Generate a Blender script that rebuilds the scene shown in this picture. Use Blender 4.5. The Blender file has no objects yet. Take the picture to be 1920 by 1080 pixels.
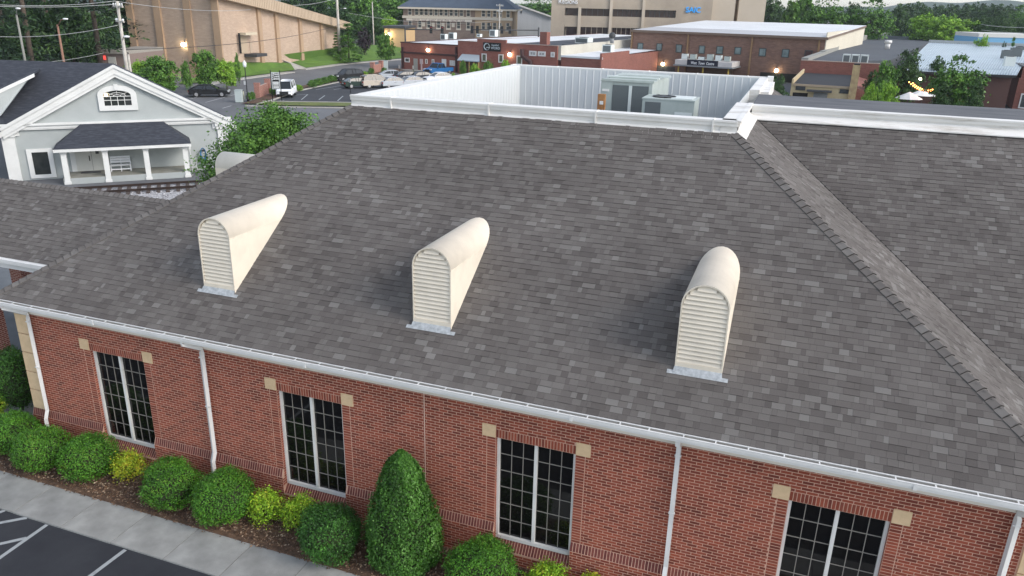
import bpy, math, random
import numpy as np
from mathutils import Vector, Matrix
random.seed(7); RN = np.random.RandomState(11)
scene = bpy.context.scene
COL = scene.collection
rad = math.radians

# ---------------------------------------------------------------- camera
CP = Vector((5.115, -13.434, 11.885)); FPX = 1456.565
def _cam():
    p, r, y = rad(20.244), rad(1.332), rad(-19.775)
    f = Vector((math.sin(y)*math.cos(p), math.cos(y)*math.cos(p), -math.sin(p)))
    R = Vector((math.cos(y), -math.sin(y), 0)); U = R.cross(f)
    return R*math.cos(r)+U*math.sin(r), U*math.cos(r)-R*math.sin(r), f
CR, CU, CF = _cam()
cam = bpy.data.objects.new('camera', bpy.data.cameras.new('camera'))
COL.objects.link(cam)
M = Matrix((CR, CU, -CF)).transposed().to_4x4(); M.translation = CP
cam.matrix_world = M
cam.data.sensor_width = 36; cam.data.lens = FPX/1920*36
cam.data.clip_start = .1; cam.data.clip_end = 6000
scene.camera = cam

# ---------------------------------------------------------------- light
SUN_AZ, SUN_EL = 98, 34
world = bpy.data.worlds.new("World"); scene.world = world; world.use_nodes = True
wn = world.node_tree; wn.nodes.clear()
sky = wn.nodes.new('ShaderNodeTexSky'); sky.sky_type = 'NISHITA'; sky.sun_disc = False
sky.sun_elevation = rad(SUN_EL); sky.sun_rotation = rad(SUN_AZ)
sky.air_density = 1.0; sky.dust_density = 1.0; sky.ozone_density = .7
bg = wn.nodes.new('ShaderNodeBackground'); bg.inputs[1].default_value = .15
wo = wn.nodes.new('ShaderNodeOutputWorld')
hs_ = wn.nodes.new('ShaderNodeHueSaturation'); hs_.inputs['Saturation'].default_value = .50
wn.links.new(sky.outputs[0], hs_.inputs['Color']); wn.links.new(hs_.outputs[0], bg.inputs[0]); wn.links.new(bg.outputs[0], wo.inputs[0])
sun = bpy.data.objects.new('sun', bpy.data.lights.new('sun', 'SUN')); COL.objects.link(sun)
sun.data.energy = 1.1; sun.data.angle = rad(26); sun.data.color = (1, .91, .80)
sd = Vector((math.sin(rad(SUN_AZ))*math.cos(rad(SUN_EL)), math.cos(rad(SUN_AZ))*math.cos(rad(SUN_EL)), math.sin(rad(SUN_EL))))
sun.rotation_euler = sd.to_track_quat('Z', 'Y').to_euler()
scene.view_settings.view_transform = 'Standard'; scene.view_settings.look = 'None'
scene.view_settings.gamma = 1; scene.view_settings.use_curve_mapping = False
scene.view_settings.exposure = 1.0

# ---------------------------------------------------------------- measuring helpers: where a sight line of the survey photo meets real surfaces
def ray(u, v): return CF + CR*((u-960)/FPX) - CU*((v-540)/FPX)
def G(u, v, z=0):
    d = ray(u, v); return CP + d*((z-CP.z)/d.z)
def YP(u, v, y):
    d = ray(u, v); return CP + d*((y-CP.y)/d.y)
def AT(u, v, D):
    d = ray(u, v); return CP + d*(D/math.hypot(d.x, d.y))
class Fac:
    """a vertical facade: origin on the ground, azimuth of its left-to-right direction"""
    def __init__(s, p, az):
        s.o = Vector((p.x, p.y, 0)); a = rad(az)
        s.d = Vector((math.sin(a), math.cos(a), 0)); s.n = Vector((-s.d.y, s.d.x, 0))
        s.rot = math.atan2(s.d.y, s.d.x)
    def P(s, u, v, off=0):
        d = ray(u, v); t = ((s.o+s.n*off-CP).dot(s.n))/d.dot(s.n); X = CP+d*t
        return (X-s.o).dot(s.d), X.z
    def L(s, X):
        q = X-s.o; return Vector((q.dot(s.d), q.dot(s.n), X.z))

# ---------------------------------------------------------------- object helpers
def tag(o, label=None, cat=None, group=None, kind=None):
    if label: o['label'] = label
    if cat: o['category'] = cat
    if group: o['group'] = group
    if kind: o['kind'] = kind
    return o
def thing(name, label, cat, loc=(0, 0, 0), rot=0, group=None):
    o = bpy.data.objects.new(name, None); COL.objects.link(o)
    o.location = loc; o.rotation_euler = (0, 0, rot); o.empty_display_size = .3
    return tag(o, label, cat, group)
def link(name, me, parent=None, loc=None, mat=None):
    o = bpy.data.objects.new(name, me); COL.objects.link(o)
    if parent: o.parent = parent
    if loc is not None: o.location = loc
    if mat is not None: o.matrix_local = mat
    return o
def copy_tree(o, parent=None):
    c = o.copy(); COL.objects.link(c); c.parent = parent
    for ch in list(o.children): copy_tree(ch, c)
    return c
class MB:
    def __init__(s): s.v = []; s.f = []; s.t = []; s.sm = []
    def face(s, pts, tone=.5, smooth=False):
        n = len(s.v); s.v += [tuple(p) for p in pts]; s.f.append(tuple(range(n, n+len(pts)))); s.t.append(tone); s.sm.append(smooth); return s
    def box(s, x0, x1, y0, y1, z0, z1, tone=.5, M=None):
        if x1 < x0: x0, x1 = x1, x0
        if y1 < y0: y0, y1 = y1, y0
        n = len(s.v)
        P = [(x, y, z) for z in (z0, z1) for y in (y0, y1) for x in (x0, x1)]
        if M is not None: P = [tuple(M @ Vector(p)) for p in P]
        s.v += P
        for f in ((0, 2, 3, 1), (4, 5, 7, 6), (0, 1, 5, 4), (2, 6, 7, 3), (0, 4, 6, 2), (1, 3, 7, 5)):
            s.f.append(tuple(n+i for i in f)); s.t.append(tone); s.sm.append(False)
        return s
    def prism(s, poly, dz=None, z0=None, tone=.5, vec=None):
        """poly: list of 3D points (top); extrude down to z0 or by vec"""
        top = [Vector(p) for p in poly]
        bot = [Vector((p.x, p.y, z0)) if z0 is not None else p+Vector(vec) for p in top]
        a = sum((top[i].x*top[(i+1) % len(top)].y-top[(i+1) % len(top)].x*top[i].y) for i in range(len(top)))
        if z0 is not None and a < 0: top.reverse(); bot.reverse()
        s.face(top, tone); s.face(bot[::-1], tone)
        for i in range(len(top)):
            j = (i+1) % len(top); s.face([bot[i], bot[j], top[j], top[i]], tone)
        return s
    def tube(s, pts, r, n=8, cap=True, tone=.5, smooth=True, phase=0):
        pts = [Vector(p) for p in pts]; k = len(pts)
        rs = r if isinstance(r, (list, tuple)) else [r]*k
        b = len(s.v); up = None
        for i, p in enumerate(pts):
            t = (pts[min(i+1, k-1)]-pts[max(i-1, 0)]).normalized()
            if up is None:
                up = Vector((0, 0, 1)) if abs(t.z) < .9 else Vector((1, 0, 0))
            a = t.cross(up).normalized(); c = a.cross(t).normalized(); up = c
            for j in range(n):
                q = 2*math.pi*j/n+phase
                s.v.append(tuple(p+(a*math.cos(q)+c*math.sin(q))*rs[i]))
        for i in range(k-1):
            for j in range(n):
                j2 = (j+1) % n
                s.f.append((b+i*n+j, b+i*n+j2, b+(i+1)*n+j2, b+(i+1)*n+j)); s.t.append(tone); s.sm.append(smooth)
        if cap:
            s.f.append(tuple(b+j for j in range(n))[::-1]); s.t.append(tone); s.sm.append(False)
            s.f.append(tuple(b+(k-1)*n+j for j in range(n))); s.t.append(tone); s.sm.append(False)
        return s
    def cyl(s, c, r, h, n=12, axis='z', tone=.5, r2=None):
        c = Vector(c); a = {'x': Vector((1, 0, 0)), 'y': Vector((0, 1, 0)), 'z': Vector((0, 0, 1))}[axis]
        return s.tube([c, c+a*h], [r, r if r2 is None else r2], n, tone=tone)
    def ball(s, c, r, n=8, m=5, sz=1, tone=.5):
        c = Vector(c); zs = [math.cos(math.pi*i/m) for i in range(m+1)]
        return s.tube([c+Vector((0, 0, -z*r*sz)) for z in zs], [max(.001, r*math.sqrt(max(0, 1-z*z))) for z in zs], n, tone=tone)
    def mesh(s, name, mat):
        if any(s.sm):           # weld so that curved faces shade smoothly
            idx = {}; mp = []; nv = []
            for p in s.v:
                k = (round(p[0], 4), round(p[1], 4), round(p[2], 4))
                if k not in idx: idx[k] = len(nv); nv.append(p)
                mp.append(idx[k])
            keep = [(tuple(mp[i] for i in f), t, q) for f, t, q in zip(s.f, s.t, s.sm)]
            keep = [(f, t, q) for f, t, q in keep if len(set(f)) == len(f)]
            s.v = nv; s.f = [k[0] for k in keep]; s.t = [k[1] for k in keep]; s.sm = [k[2] for k in keep]
        me = bpy.data.meshes.new(name); me.from_pydata(s.v, [], s.f)
        if mat: me.materials.append(mat)
        a = me.attributes.new('tone', 'FLOAT', 'FACE'); a.data.foreach_set('value', s.t)
        me.polygons.foreach_set('use_smooth', s.sm); me.update(); return me
    def build(s, name, mat, parent=None, label=None, cat=None, group=None, kind=None):
        o = link(name, s.mesh(name, mat), parent); return tag(o, label, cat, group, kind)

# ---------------------------------------------------------------- materials
def hexc(r, g, b):
    f = lambda c: ((c/255)/12.92 if c/255 <= .04045 else ((c/255+.055)/1.055)**2.4)
    return (f(r), f(g), f(b), 1)
def lin(*c): return (c[0], c[1], c[2], 1)
MC = {}
def mat(name, c1, c2=None, scale=3, rough=.75, bump=0, bscale=None, metal=0, tones=None, tvar=.25, spec=.4, emit=None, estr=0, stretch=None, contrast=(.35, .65), brick=None):
    if name in MC: return MC[name]
    m = bpy.data.materials.new(name); m.use_nodes = True; nt = m.node_tree; N = nt.nodes; Lk = nt.links
    b = N['Principled BSDF']; b.inputs['Roughness'].default_value = rough; b.inputs['Metallic'].default_value = metal
    b.inputs['Specular IOR Level'].default_value = spec
    tc = N.new('ShaderNodeTexCoord'); mp = N.new('ShaderNodeMapping'); Lk.new(tc.outputs['Object'], mp.inputs[0])
    if stretch: mp.inputs['Scale'].default_value = stretch
    nz = N.new('ShaderNodeTexNoise'); nz.inputs['Scale'].default_value = scale; nz.inputs['Detail'].default_value = 6; nz.inputs['Roughness'].default_value = .62
    Lk.new(mp.outputs[0], nz.inputs['Vector'])
    cr = N.new('ShaderNodeMapRange'); cr.inputs[1].default_value = contrast[0]; cr.inputs[2].default_value = contrast[1]
    Lk.new(nz.outputs[0], cr.inputs[0])
    if brick:
        sp = N.new('ShaderNodeSeparateXYZ'); ad = N.new('ShaderNodeMath'); cb = N.new('ShaderNodeCombineXYZ')
        Lk.new(tc.outputs['Object'], sp.inputs[0]); Lk.new(sp.outputs[0], ad.inputs[0]); Lk.new(sp.outputs[1], ad.inputs[1])
        Lk.new(ad.outputs[0], cb.inputs[0]); Lk.new(sp.outputs[2], cb.inputs[1])
        bt = N.new('ShaderNodeTexBrick'); bt.inputs['Scale'].default_value = 1; bt.inputs['Brick Width'].default_value = brick[0]
        bt.inputs['Row Height'].default_value = brick[1]; bt.inputs['Mortar Size'].default_value = brick[2]
        bt.inputs['Color1'].default_value = c1; bt.inputs['Color2'].default_value = c2; bt.inputs['Mortar'].default_value = brick[3]
        Lk.new(cb.outputs[0], bt.inputs['Vector'])
        mx = N.new('ShaderNodeMix'); mx.data_type = 'RGBA'; mx.blend_type = 'MULTIPLY'; mx.inputs[0].default_value = 1
        mr = N.new('ShaderNodeMapRange'); mr.inputs[3].default_value = .8; mr.inputs[4].default_value = 1.2
        Lk.new(nz.outputs[0], mr.inputs[0]); Lk.new(bt.outputs[0], mx.inputs[6]); Lk.new(mr.outputs[0], mx.inputs[7])
        Lk.new(mx.outputs[2], b.inputs['Base Color'])
    elif tones:
        at = N.new('ShaderNodeAttribute'); at.attribute_name = 'tone'
        rp = N.new('ShaderNodeValToRGB'); e = rp.color_ramp.elements
        while len(e) < len(tones): e.new(.5)
        for i, t in enumerate(tones): e[i].position = i/(len(tones)-1); e[i].color = t
        Lk.new(at.outputs['Fac'], rp.inputs[0])
        mr = N.new('ShaderNodeMapRange'); mr.inputs[3].default_value = 1-tvar; mr.inputs[4].default_value = 1+tvar
        mr.inputs[1].default_value = .3; mr.inputs[2].default_value = .7
        Lk.new(nz.outputs[0], mr.inputs[0])
        mx = N.new('ShaderNodeMix'); mx.data_type = 'RGBA'; mx.blend_type = 'MULTIPLY'; mx.inputs[0].default_value = 1
        Lk.new(rp.outputs[0], mx.inputs[6]); Lk.new(mr.outputs[0], mx.inputs[7]); Lk.new(mx.outputs[2], b.inputs['Base Color'])
    elif c2:
        mx = N.new('ShaderNodeMix'); mx.data_type = 'RGBA'; mx.inputs[6].default_value = c1; mx.inputs[7].default_value = c2
        Lk.new(cr.outputs[0], mx.inputs[0]); Lk.new(mx.outputs[2], b.inputs['Base Color'])
    else: b.inputs['Base Color'].default_value = c1
    if bump:
        bp = N.new('ShaderNodeBump'); bp.inputs['Strength'].default_value = bump; bp.inputs['Distance'].default_value = .02
        n2 = N.new('ShaderNodeTexNoise'); n2.inputs['Scale'].default_value = bscale or scale*8; n2.inputs['Detail'].default_value = 4
        Lk.new(tc.outputs['Object'], n2.inputs['Vector']); Lk.new(n2.outputs[0], bp.inputs['Height']); Lk.new(bp.outputs[0], b.inputs['Normal'])
    if emit:
        b.inputs['Emission Color'].default_value = emit; b.inputs['Emission Strength'].default_value = estr
    MC[name] = m; return m

# ---------------------------------------------------------------- the hazy evening air
def haze():
    me = bpy.data.meshes.new('haze'); x0, x1, y0, y1, z0, z1 = -2600, 2600, -120, 2600, -1.2, 140
    me.from_pydata([(x, y, z) for z in (z0, z1) for y in (y0, y1) for x in (x0, x1)], [], [(0, 2, 3, 1), (4, 5, 7, 6), (0, 1, 5, 4), (2, 6, 7, 3), (0, 4, 6, 2), (1, 3, 7, 5)])
    m = bpy.data.materials.new('haze_air'); m.use_nodes = True; nt = m.node_tree; nt.nodes.clear()
    o = nt.nodes.new('ShaderNodeOutputMaterial'); v = nt.nodes.new('ShaderNodeVolumePrincipled')
    v.inputs['Color'].default_value = (.78, .88, 1, 1); v.inputs['Density'].default_value = .00016; v.inputs['Anisotropy'].default_value = .1
    nt.links.new(v.outputs[0], o.inputs['Volume']); me.materials.append(m)
    h = bpy.data.objects.new('haze', me); COL.objects.link(h); h['kind'] = 'stuff'
haze()
# ================================================================ MATERIALS
WHITE = mat('white_paint', lin(.74, .73, .71), lin(.62, .61, .585), 1.3, .5, contrast=(.45, .8))
GUTTER = mat('gutter_white', lin(.77, .765, .755), lin(.67, .67, .665), 1.5, .35)
FRIEZE = mat('frieze_paint', lin(.80, .75, .67), lin(.70, .65, .57), 1.2, .55)
CREAM = mat('cream_metal', lin(.76, .69, .58), lin(.62, .56, .47), 1.7, .55, contrast=(.42, .85))
STONE = mat('cast_stone', lin(.72, .53, .33), lin(.63, .46, .28), 6, .85, bump=.3, bscale=60)
MORTAR = mat('mortar', lin(.64, .40, .30), lin(.54, .33, .245), 5, .95)
BRICK = mat('brick_face', lin(1, 1, 1), scale=1.8, rough=.85, bump=.5, bscale=90, tvar=.22,
            tones=[lin(.16, .037, .023), lin(.205, .046, .028), lin(.265, .060, .034), lin(.31, .076, .042), lin(.25, .066, .041)])
BRICKD = mat('brick_sill', lin(1, 1, 1), scale=14, rough=.85, bump=.5, bscale=90, tvar=.22,
             tones=[lin(.12, .032, .028), lin(.16, .044, .036), lin(.20, .058, .045)])
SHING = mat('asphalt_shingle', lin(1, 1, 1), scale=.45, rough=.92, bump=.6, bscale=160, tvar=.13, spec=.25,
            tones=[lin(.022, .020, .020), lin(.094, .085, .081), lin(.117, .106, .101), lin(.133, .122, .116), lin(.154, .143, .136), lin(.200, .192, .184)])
ROOFBASE = mat('roof_underlay', lin(.05, .047, .047), rough=.95)
GLASSB = mat('dark_window_glass', lin(.004, .004, .005), lin(.009, .008, .007), 2, .03, spec=.5)
MUNT = mat('muntin_grey', lin(.26, .245, .22), rough=.6)
GALV = mat('galvanised_flashing', lin(.56, .58, .59), lin(.36, .38, .39), 12, .4, metal=.35)
STAINW = mat('stained_white', lin(.74, .73, .71), lin(.36, .32, .27), 1.1, .55, stretch=(.6, 2, 5), contrast=(.50, .78))
MEMB = mat('roof_membrane', lin(.125, .128, .138), lin(.075, .078, .088), 1.1, .8, bump=.3, bscale=25, stretch=(.4, 1.6, 1))
PANELW = mat('ribbed_steel_panel', lin(.62, .645, .66), lin(.56, .59, .60), 1, .38, stretch=(3, 3, .5))
ASPH = mat('fresh_asphalt', lin(.017, .019, .026), lin(.036, .039, .047), .7, .85, bump=.5, bscale=120, contrast=(.3, .75))
ROADM = mat('road_asphalt', lin(.155, .16, .17), lin(.115, .12, .13), .12, .9, bump=.2, bscale=60)
CONC = mat('concrete', lin(1, 1, 1), scale=1.5, rough=.9, bump=.4, bscale=70, tvar=.24, tones=[lin(.235, .24, .235), lin(.265, .27, .265), lin(.295, .30, .29)])
CONCL = mat('pale_concrete', lin(.42, .41, .38), lin(.33, .32, .30), .5, .9)
PAINT = mat('road_paint', lin(.33, .355, .37), lin(.20, .215, .23), 9, .7, contrast=(.5, .8))
MULCH = mat('bark_mulch', lin(.15, .09, .058), lin(.065, .04, .028), 9, .95, bump=1, bscale=40)
CHIP = mat('bark_chip', lin(1, 1, 1), scale=5, rough=.95, tones=[lin(.07, .04, .025), lin(.15, .085, .05), lin(.26, .17, .11), lin(.42, .33, .24)])
GRASSM = mat('lawn_grass', lin(.10, .185, .03), lin(.07, .14, .024), .35, .95, bump=.6, bscale=9)
GRASSD = mat('dry_grass', lin(.15, .17, .05), lin(.09, .12, .035), .5, .95)
EARTH = mat('town_ground', lin(.10, .115, .07), lin(.075, .085, .06), .03, .95)
TRUNK = mat('bark', lin(.11, .085, .065), lin(.06, .045, .035), 6, .95, bump=.5)
BLACK = mat('black_metal', lin(.012, .012, .014), rough=.45)
DGREY = mat('dark_grey', lin(.05, .052, .056), rough=.6)
MGREY = mat('mid_grey', lin(.25, .26, .27), lin(.2, .21, .22), 3, .6)
RUBBER = mat('rubber', lin(.012, .012, .012), rough=.85)
CHROME = mat('wheel_metal', lin(.5, .5, .52), rough=.3, metal=.7)
CORE = mat('shade_core_twigs', lin(.018, .024, .010), lin(.03, .035, .015), 8, .95)

def leafmat(name, cols, tvar=.25, rough=.55):
    m = mat(name, lin(1, 1, 1), scale=1.2, rough=rough, tones=cols, tvar=tvar, spec=.3)
    return m
LF_BOX = leafmat('boxwood_leaf', [lin(0.029, 0.094, 0.010), lin(0.056, 0.179, 0.014), lin(0.094, 0.268, 0.022), lin(.15, .22, .028)])
LF_BOXD = leafmat('dark_boxwood_leaf', [lin(0.017, 0.055, 0.010), lin(0.029, 0.101, 0.014), lin(0.049, 0.154, 0.022), lin(0.082, 0.244, 0.031)])
LF_CON = leafmat('holly_leaf', [lin(.020, .060, .008), lin(.038, .115, .014), lin(.062, .175, .020), lin(.15, .30, .08)]) #[lin(0.016, 0.062, 0.014), lin(0.032, 0.119, 0.022), lin(0.057, 0.182, 0.032), lin(0.162, 0.324, 0.115)])
LF_YEL = leafmat('gold_leaf', [lin(0.138, 0.230, 0.014), lin(0.276, 0.391, 0.023), lin(0.483, 0.483, 0.034), lin(0.598, 0.345, 0.057)])
LF_LIME = leafmat('lime_leaf', [lin(0.103, 0.218, 0.014), lin(0.196, 0.380, 0.021), lin(0.345, 0.529, 0.034), lin(0.517, 0.460, 0.057)])
LF_TREE = leafmat('tree_leaf', [lin(0.034, 0.083, 0.015), lin(0.063, 0.153, 0.024), lin(0.106, 0.232, 0.035), lin(0.178, 0.335, 0.054)])
LF_DARK = leafmat('dark_tree_leaf', [lin(0.018, 0.043, 0.015), lin(0.032, 0.076, 0.021), lin(0.054, 0.115, 0.027), lin(0.082, 0.166, 0.036)])
LF_LIGHT = leafmat('light_tree_leaf', [lin(0.079, 0.169, 0.016), lin(0.140, 0.288, 0.027), lin(0.220, 0.405, 0.038), lin(0.334, 0.524, 0.054)])
LF_PINE = leafmat('pine_needle', [lin(0.012, 0.027, 0.015), lin(0.021, 0.048, 0.021), lin(0.036, 0.075, 0.027), lin(0.072, 0.128, 0.033)])
LF_PURP = leafmat('purple_leaf', [lin(0.019, 0.014, 0.019), lin(0.032, 0.022, 0.030), lin(0.054, 0.035, 0.046)])

# ================================================================ GROUND
def sheet(name, pts, m, parent=None, kind='structure', label=None, cat=None):
    return MB().face(pts).build(name, m, parent, label=label, cat=cat, kind=kind)
def ccw(pts):
    a = sum(pts[i][0]*pts[(i+1) % len(pts)][1]-pts[(i+1) % len(pts)][0]*pts[i][1] for i in range(len(pts)))
    return pts if a > 0 else pts[::-1]
sheet('ground', [(-3000, -400, -.02), (3000, -400, -.02), (3000, 5000, -.02), (-3000, 5000, -.02)], EARTH)
sheet('road', [(-105, 14, -.008), (60, 14, -.008), (60, 190, -.008), (-105, 190, -.008)], ROADM)

# ================================================================ MAIN BUILDING
EY, EZ, SL = -.30, 4.347, 2/3          # eave line and roof pitch
XL, XR, DT = -14.11, 10.60, 6.90       # eave corners, horizontal run to the top
ZT = EZ+DT*SL
bld = thing('brick_building', 'long red brick building with grey shingle hip roof, cream arched roof vents and white gutter', 'building')
LEN = math.hypot(1, SL)

# ---- shingles -------------------------------------------------------------
tabs = []      # (matrix, w, h, tone, quantised?)
EXP = .143
WIDTHS = [.09, .12, .15, .18, .21, .25, .29]
def tone_pick():
    r = random.random()
    if r < .07: return random.uniform(.78, .95)
    if r < .30: return random.uniform(.55, .72)
    if r < .50: return random.uniform(.06, .28)
    return random.uniform(.30, .55)
def lay(O, ud, vd, L, ua, ub, tint=0):
    """courses of tabs on a slope: O origin, ud along the eave, vd up the slope, L slope length"""
    O = Vector(O); ud = Vector(ud).normalized(); vd = Vector(vd).normalized(); n = ud.cross(vd).normalized()
    k = 0; v = 0.0
    while v < L-.02:
        h = min(EXP, L-v); vm = v+h/2; a, b = ua(vm), ub(vm)
        u = a
        first = True
        while u < b-.02:
            w = random.choice(WIDTHS)
            if first: w *= random.uniform(.4, 1); first = False; q = False
            else: q = True
            if u+w > b-.05: w = b-u; q = False
            t = min(1, max(0, tone_pick()+tint))
            t = .18+.82*round(t*12)/12
            lift = random.choice((.009, .009, .015))
            o = O+ud*(u+w/2)+vd*(v)+n*0
            m = Matrix((ud, vd, n)).transposed().to_4x4(); m.translation = o
            tabs.append((m, w, h, t, lift, q and h == EXP, (o-CP).length))
            u += w
        v += h; k += 1
def tab_geo(mb, w, h, t, lift, M=None):
    a = w/2-.0015
    P = [(-a, -.004, 0), (a, -.004, 0), (a, h+.02, .001), (-a, h+.02, .001), (-a, -.004, lift), (a, -.004, lift), (a, h+.02, .003), (-a, h+.02, .003)]
    if M is not None: P = [M @ Vector(p) for p in P]
    mb.face([P[4], P[5], P[6], P[7]], t); mb.face([P[0], P[1], P[5], P[4]], 0)  # black cut edge, its tone also paints the course shadow line
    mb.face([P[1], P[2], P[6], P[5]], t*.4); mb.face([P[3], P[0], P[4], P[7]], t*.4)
SLN = DT*LEN
vs = lambda v: v/LEN      # horizontal run for a slope distance
# front slope of the main block
lay((0, EY, EZ), (1, 0, 0), (0, 1, SL), SLN, lambda v: XL+vs(v), lambda v: XR-vs(v))
# right side slope (faces +x), between hip and valley; tint paints its stronger light into the tabs
WY = 4.05                               # eave line of the set-back wing
lay((XR, 0, EZ), (0, 1, 0), (-1, 0, SL), SLN, lambda v: EY+vs(v), lambda v: WY+vs(v), tint=.12)
# wing slope
lay((0, WY, EZ), (1, 0, 0), (0, 1, SL), SLN, lambda v: XR-vs(v), lambda v: 15.5)
# left side slope (faces -x); covered canopy part left plain
lay((XL, 0, EZ), (0, -1, 0), (1, 0, SL), SLN, lambda v: -12.0, lambda v: -EY-vs(v))
# canopy roof: eave y 2.18, ridge y 4.63
CY0, CYR = 2.18, 4.63; CZR = EZ+(CYR-CY0)*SL
CL = (CYR-CY0)*LEN
lay((0, CY0, EZ), (1, 0, 0), (0, 1, SL), CL, lambda v: -27.0, lambda v: XL+vs(v))
# strip of side slope behind the wing deck, right; tint again paints the light in
lay((XR, 0, EZ), (0, 1, 0), (-1, 0, SL), SLN, lambda v: 14.9, lambda v: 20.5-0*v, tint=.1)

roof = MB()
A = lambda x, y, z: (x, y, z)
dz = -.012
roof.face([(XL, EY, EZ+dz), (XR, EY, EZ+dz), (XR-DT, EY+DT, ZT+dz), (XL+DT, EY+DT, ZT+dz)])
roof.face([(XR, EY, EZ+dz), (XR, WY, EZ+dz), (XR-DT, WY+DT, ZT+dz), (XR-DT, EY+DT, ZT+dz)])
roof.face([(XR, WY, EZ+dz), (16, WY, EZ+dz), (16, WY+DT, ZT+dz), (XR-DT, WY+DT, ZT+dz)])
roof.face([(XL, EY, EZ+dz), (XL+DT, EY+DT, ZT+dz), (XL+DT, 20.5, ZT+dz), (XL, 27, EZ+dz)])
roof.face([(XR, 14.8, EZ+dz), (XR, 27, EZ+dz), (XR-DT, 20.5, ZT+dz), (XR-DT, 14.8, ZT+dz)])
roof.face([(XL+DT, 20.5, ZT+dz), (XR-DT, 20.5, ZT+dz), (XR, 27, EZ+dz), (XL, 27, EZ+dz)])
roof.face([(16, 14.8, ZT+dz), (XR-DT, 14.8, ZT+dz), (XR-DT, 20.5, EZ), (16, 20.5, EZ)])
roof_o = roof.build('roof', ROOFBASE, bld)
cr_ = MB()
cr_.face([(-27, CY0, EZ+dz), (XL, CY0, EZ+dz), (XL+(CYR-CY0), CYR, CZR+dz), (-27, CYR, CZR+dz)])
cr_.face([(-27, 2*CYR-CY0, EZ+dz), (-27, CYR, CZR+dz), (XL+(CYR-CY0), CYR, CZR+dz), (XL, 2*CYR-CY0, EZ+dz)])
cr_.face([(-27, CY0, EZ+dz), (-27, CYR, CZR+dz), (-27, 2*CYR-CY0, EZ+dz)])
canopy_o = cr_.build('canopy_roof', SHING, bld, label='lower shingled canopy roof over the driveway')

cand = sorted([t for t in tabs if t[5]], key=lambda t: t[6])
near = cand[:294]; ids = set(id(t) for t in near)
meshes = {}
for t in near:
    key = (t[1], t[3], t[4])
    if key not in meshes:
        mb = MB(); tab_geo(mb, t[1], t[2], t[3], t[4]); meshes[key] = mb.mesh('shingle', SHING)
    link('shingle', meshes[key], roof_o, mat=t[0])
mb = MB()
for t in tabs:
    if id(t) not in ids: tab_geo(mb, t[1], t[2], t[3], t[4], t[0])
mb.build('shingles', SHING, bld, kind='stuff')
# eave starter edge under the first course
# ---- ridge / hip caps
def caps(A_, B_, s1, s2, m_, w=.16, lift=.040):
    """bent cap shingles from A (low) to B (high); s1,s2 = downhill directions on both sides"""
    A_ = Vector(A_); B_ = Vector(B_); t = (B_-A_); L = t.length; t.normalize()
    s1 = Vector(s1); s2 = Vector(s2); s1 = (s1-t*s1.dot(t)).normalized(); s2 = (s2-t*s2.dot(t)).normalized()
    n = int(L/.2)
    base = []
    for tn in range(5):
        mb = MB(); up = Vector((0, 0, 1)); tone = [.62, .70, .78, .88, .74][tn]
        up = (up-t*up.dot(t)).normalized()
        o = Vector((0, 0, 0)); l = .215
        for s in (s1, s2):
            p = [o+up*.030, o+s*w+up*.026, o+s*w+t*l+up*.008, o+t*l+up*.010]
            q = [o-up*.004, o+s*w-up*.006]
            if (p[1]-p[0]).cross(p[3]-p[0]).z < 0: p2 = p[::-1]
            else: p2 = p
            mb.face(p2, tone); mb.face([p[0]-t*.012, q[0]-t*.02, q[1]-t*.02, p[1]-t*.012], 0); mb.face([p[1], q[1], o+s*w+t*l-up*.006, p[2]], tone*.8)  # near-black lip paints the shadow bar between two caps
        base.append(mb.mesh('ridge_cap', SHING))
    for i in range(n):
        o = A_+t*(i*L/n)
        link('ridge_cap', random.choice(base), m_, loc=o)
D = (0, -1, -SL); E_ = (1, 0, -SL); W_ = (-1, 0, -SL); B_ = (0, 1, -SL)
caps((XR, EY, EZ+.01), (XR-DT, EY+DT, ZT+.01), D, E_, roof_o)
caps((XL, EY, EZ+.01), (XL+DT, EY+DT, ZT+.01), D, W_, roof_o)
caps((-26.9, CYR, CZR+.01), (XL+(CYR-CY0)+.1, CYR, CZR+.01), D, B_, canopy_o)
# valley line: near-black tube painting the shadow of the woven groove
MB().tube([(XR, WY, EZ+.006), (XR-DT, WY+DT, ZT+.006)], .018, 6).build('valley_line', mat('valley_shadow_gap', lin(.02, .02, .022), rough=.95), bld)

# ---- brickwork ------------------------------------------------------------
ROW = .0677; HB = .0290; BL = .2032; MT = .0135
ZF = 3.93; ZP = 1.0336; PY = -.07; ZPL = .8336
XWL, XWR = -13.70, 10.25; QW = .49
WINS = [-11.26, -5.53, 0.0, 5.913]; WW = 1.76; WZ0, WZ1 = .60, 3.20; REC = .10
bricks = []    # (origin matrix, w, h, tone, std)
def addb(o, u, n, w, h, tone=None, dep=.0035, upv=(0, 0, 1)):
    u = Vector(u).normalized(); n = Vector(n).normalized(); up = Vector(upv).normalized()
    m = Matrix((u, -n, up)).transposed().to_4x4(); m.translation = Vector(o)
    t = random.random() if tone is None else tone
    t = round(t*9)/9
    bricks.append((m, round(w, 4), round(h, 4), t, dep, (Vector(o)-CP).length))
def course(z, x0, x1, off, y=0.0, yn=(0, -1, 0)):
    i = math.floor((x0-off)/BL)
    while True:
        a = off+i*BL; b = a+BL; i += 1
        if a >= x1: break
        a2, b2 = max(a, x0), min(b, x1)
        if b2-a2 < .035: continue
        addb(((a2+b2)/2, y, z+ROW/2), (1, 0, 0), yn, b2-a2-MT, ROW-MT)
def subtract(segs, a, b):
    out = []
    for s, e in segs:
        if b <= s or a >= e: out.append((s, e)); continue
        if a > s: out.append((s, a))
        if b < e: out.append((b, e))
    return out
nrow = int((ZF-ZP)/ROW)+1
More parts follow.
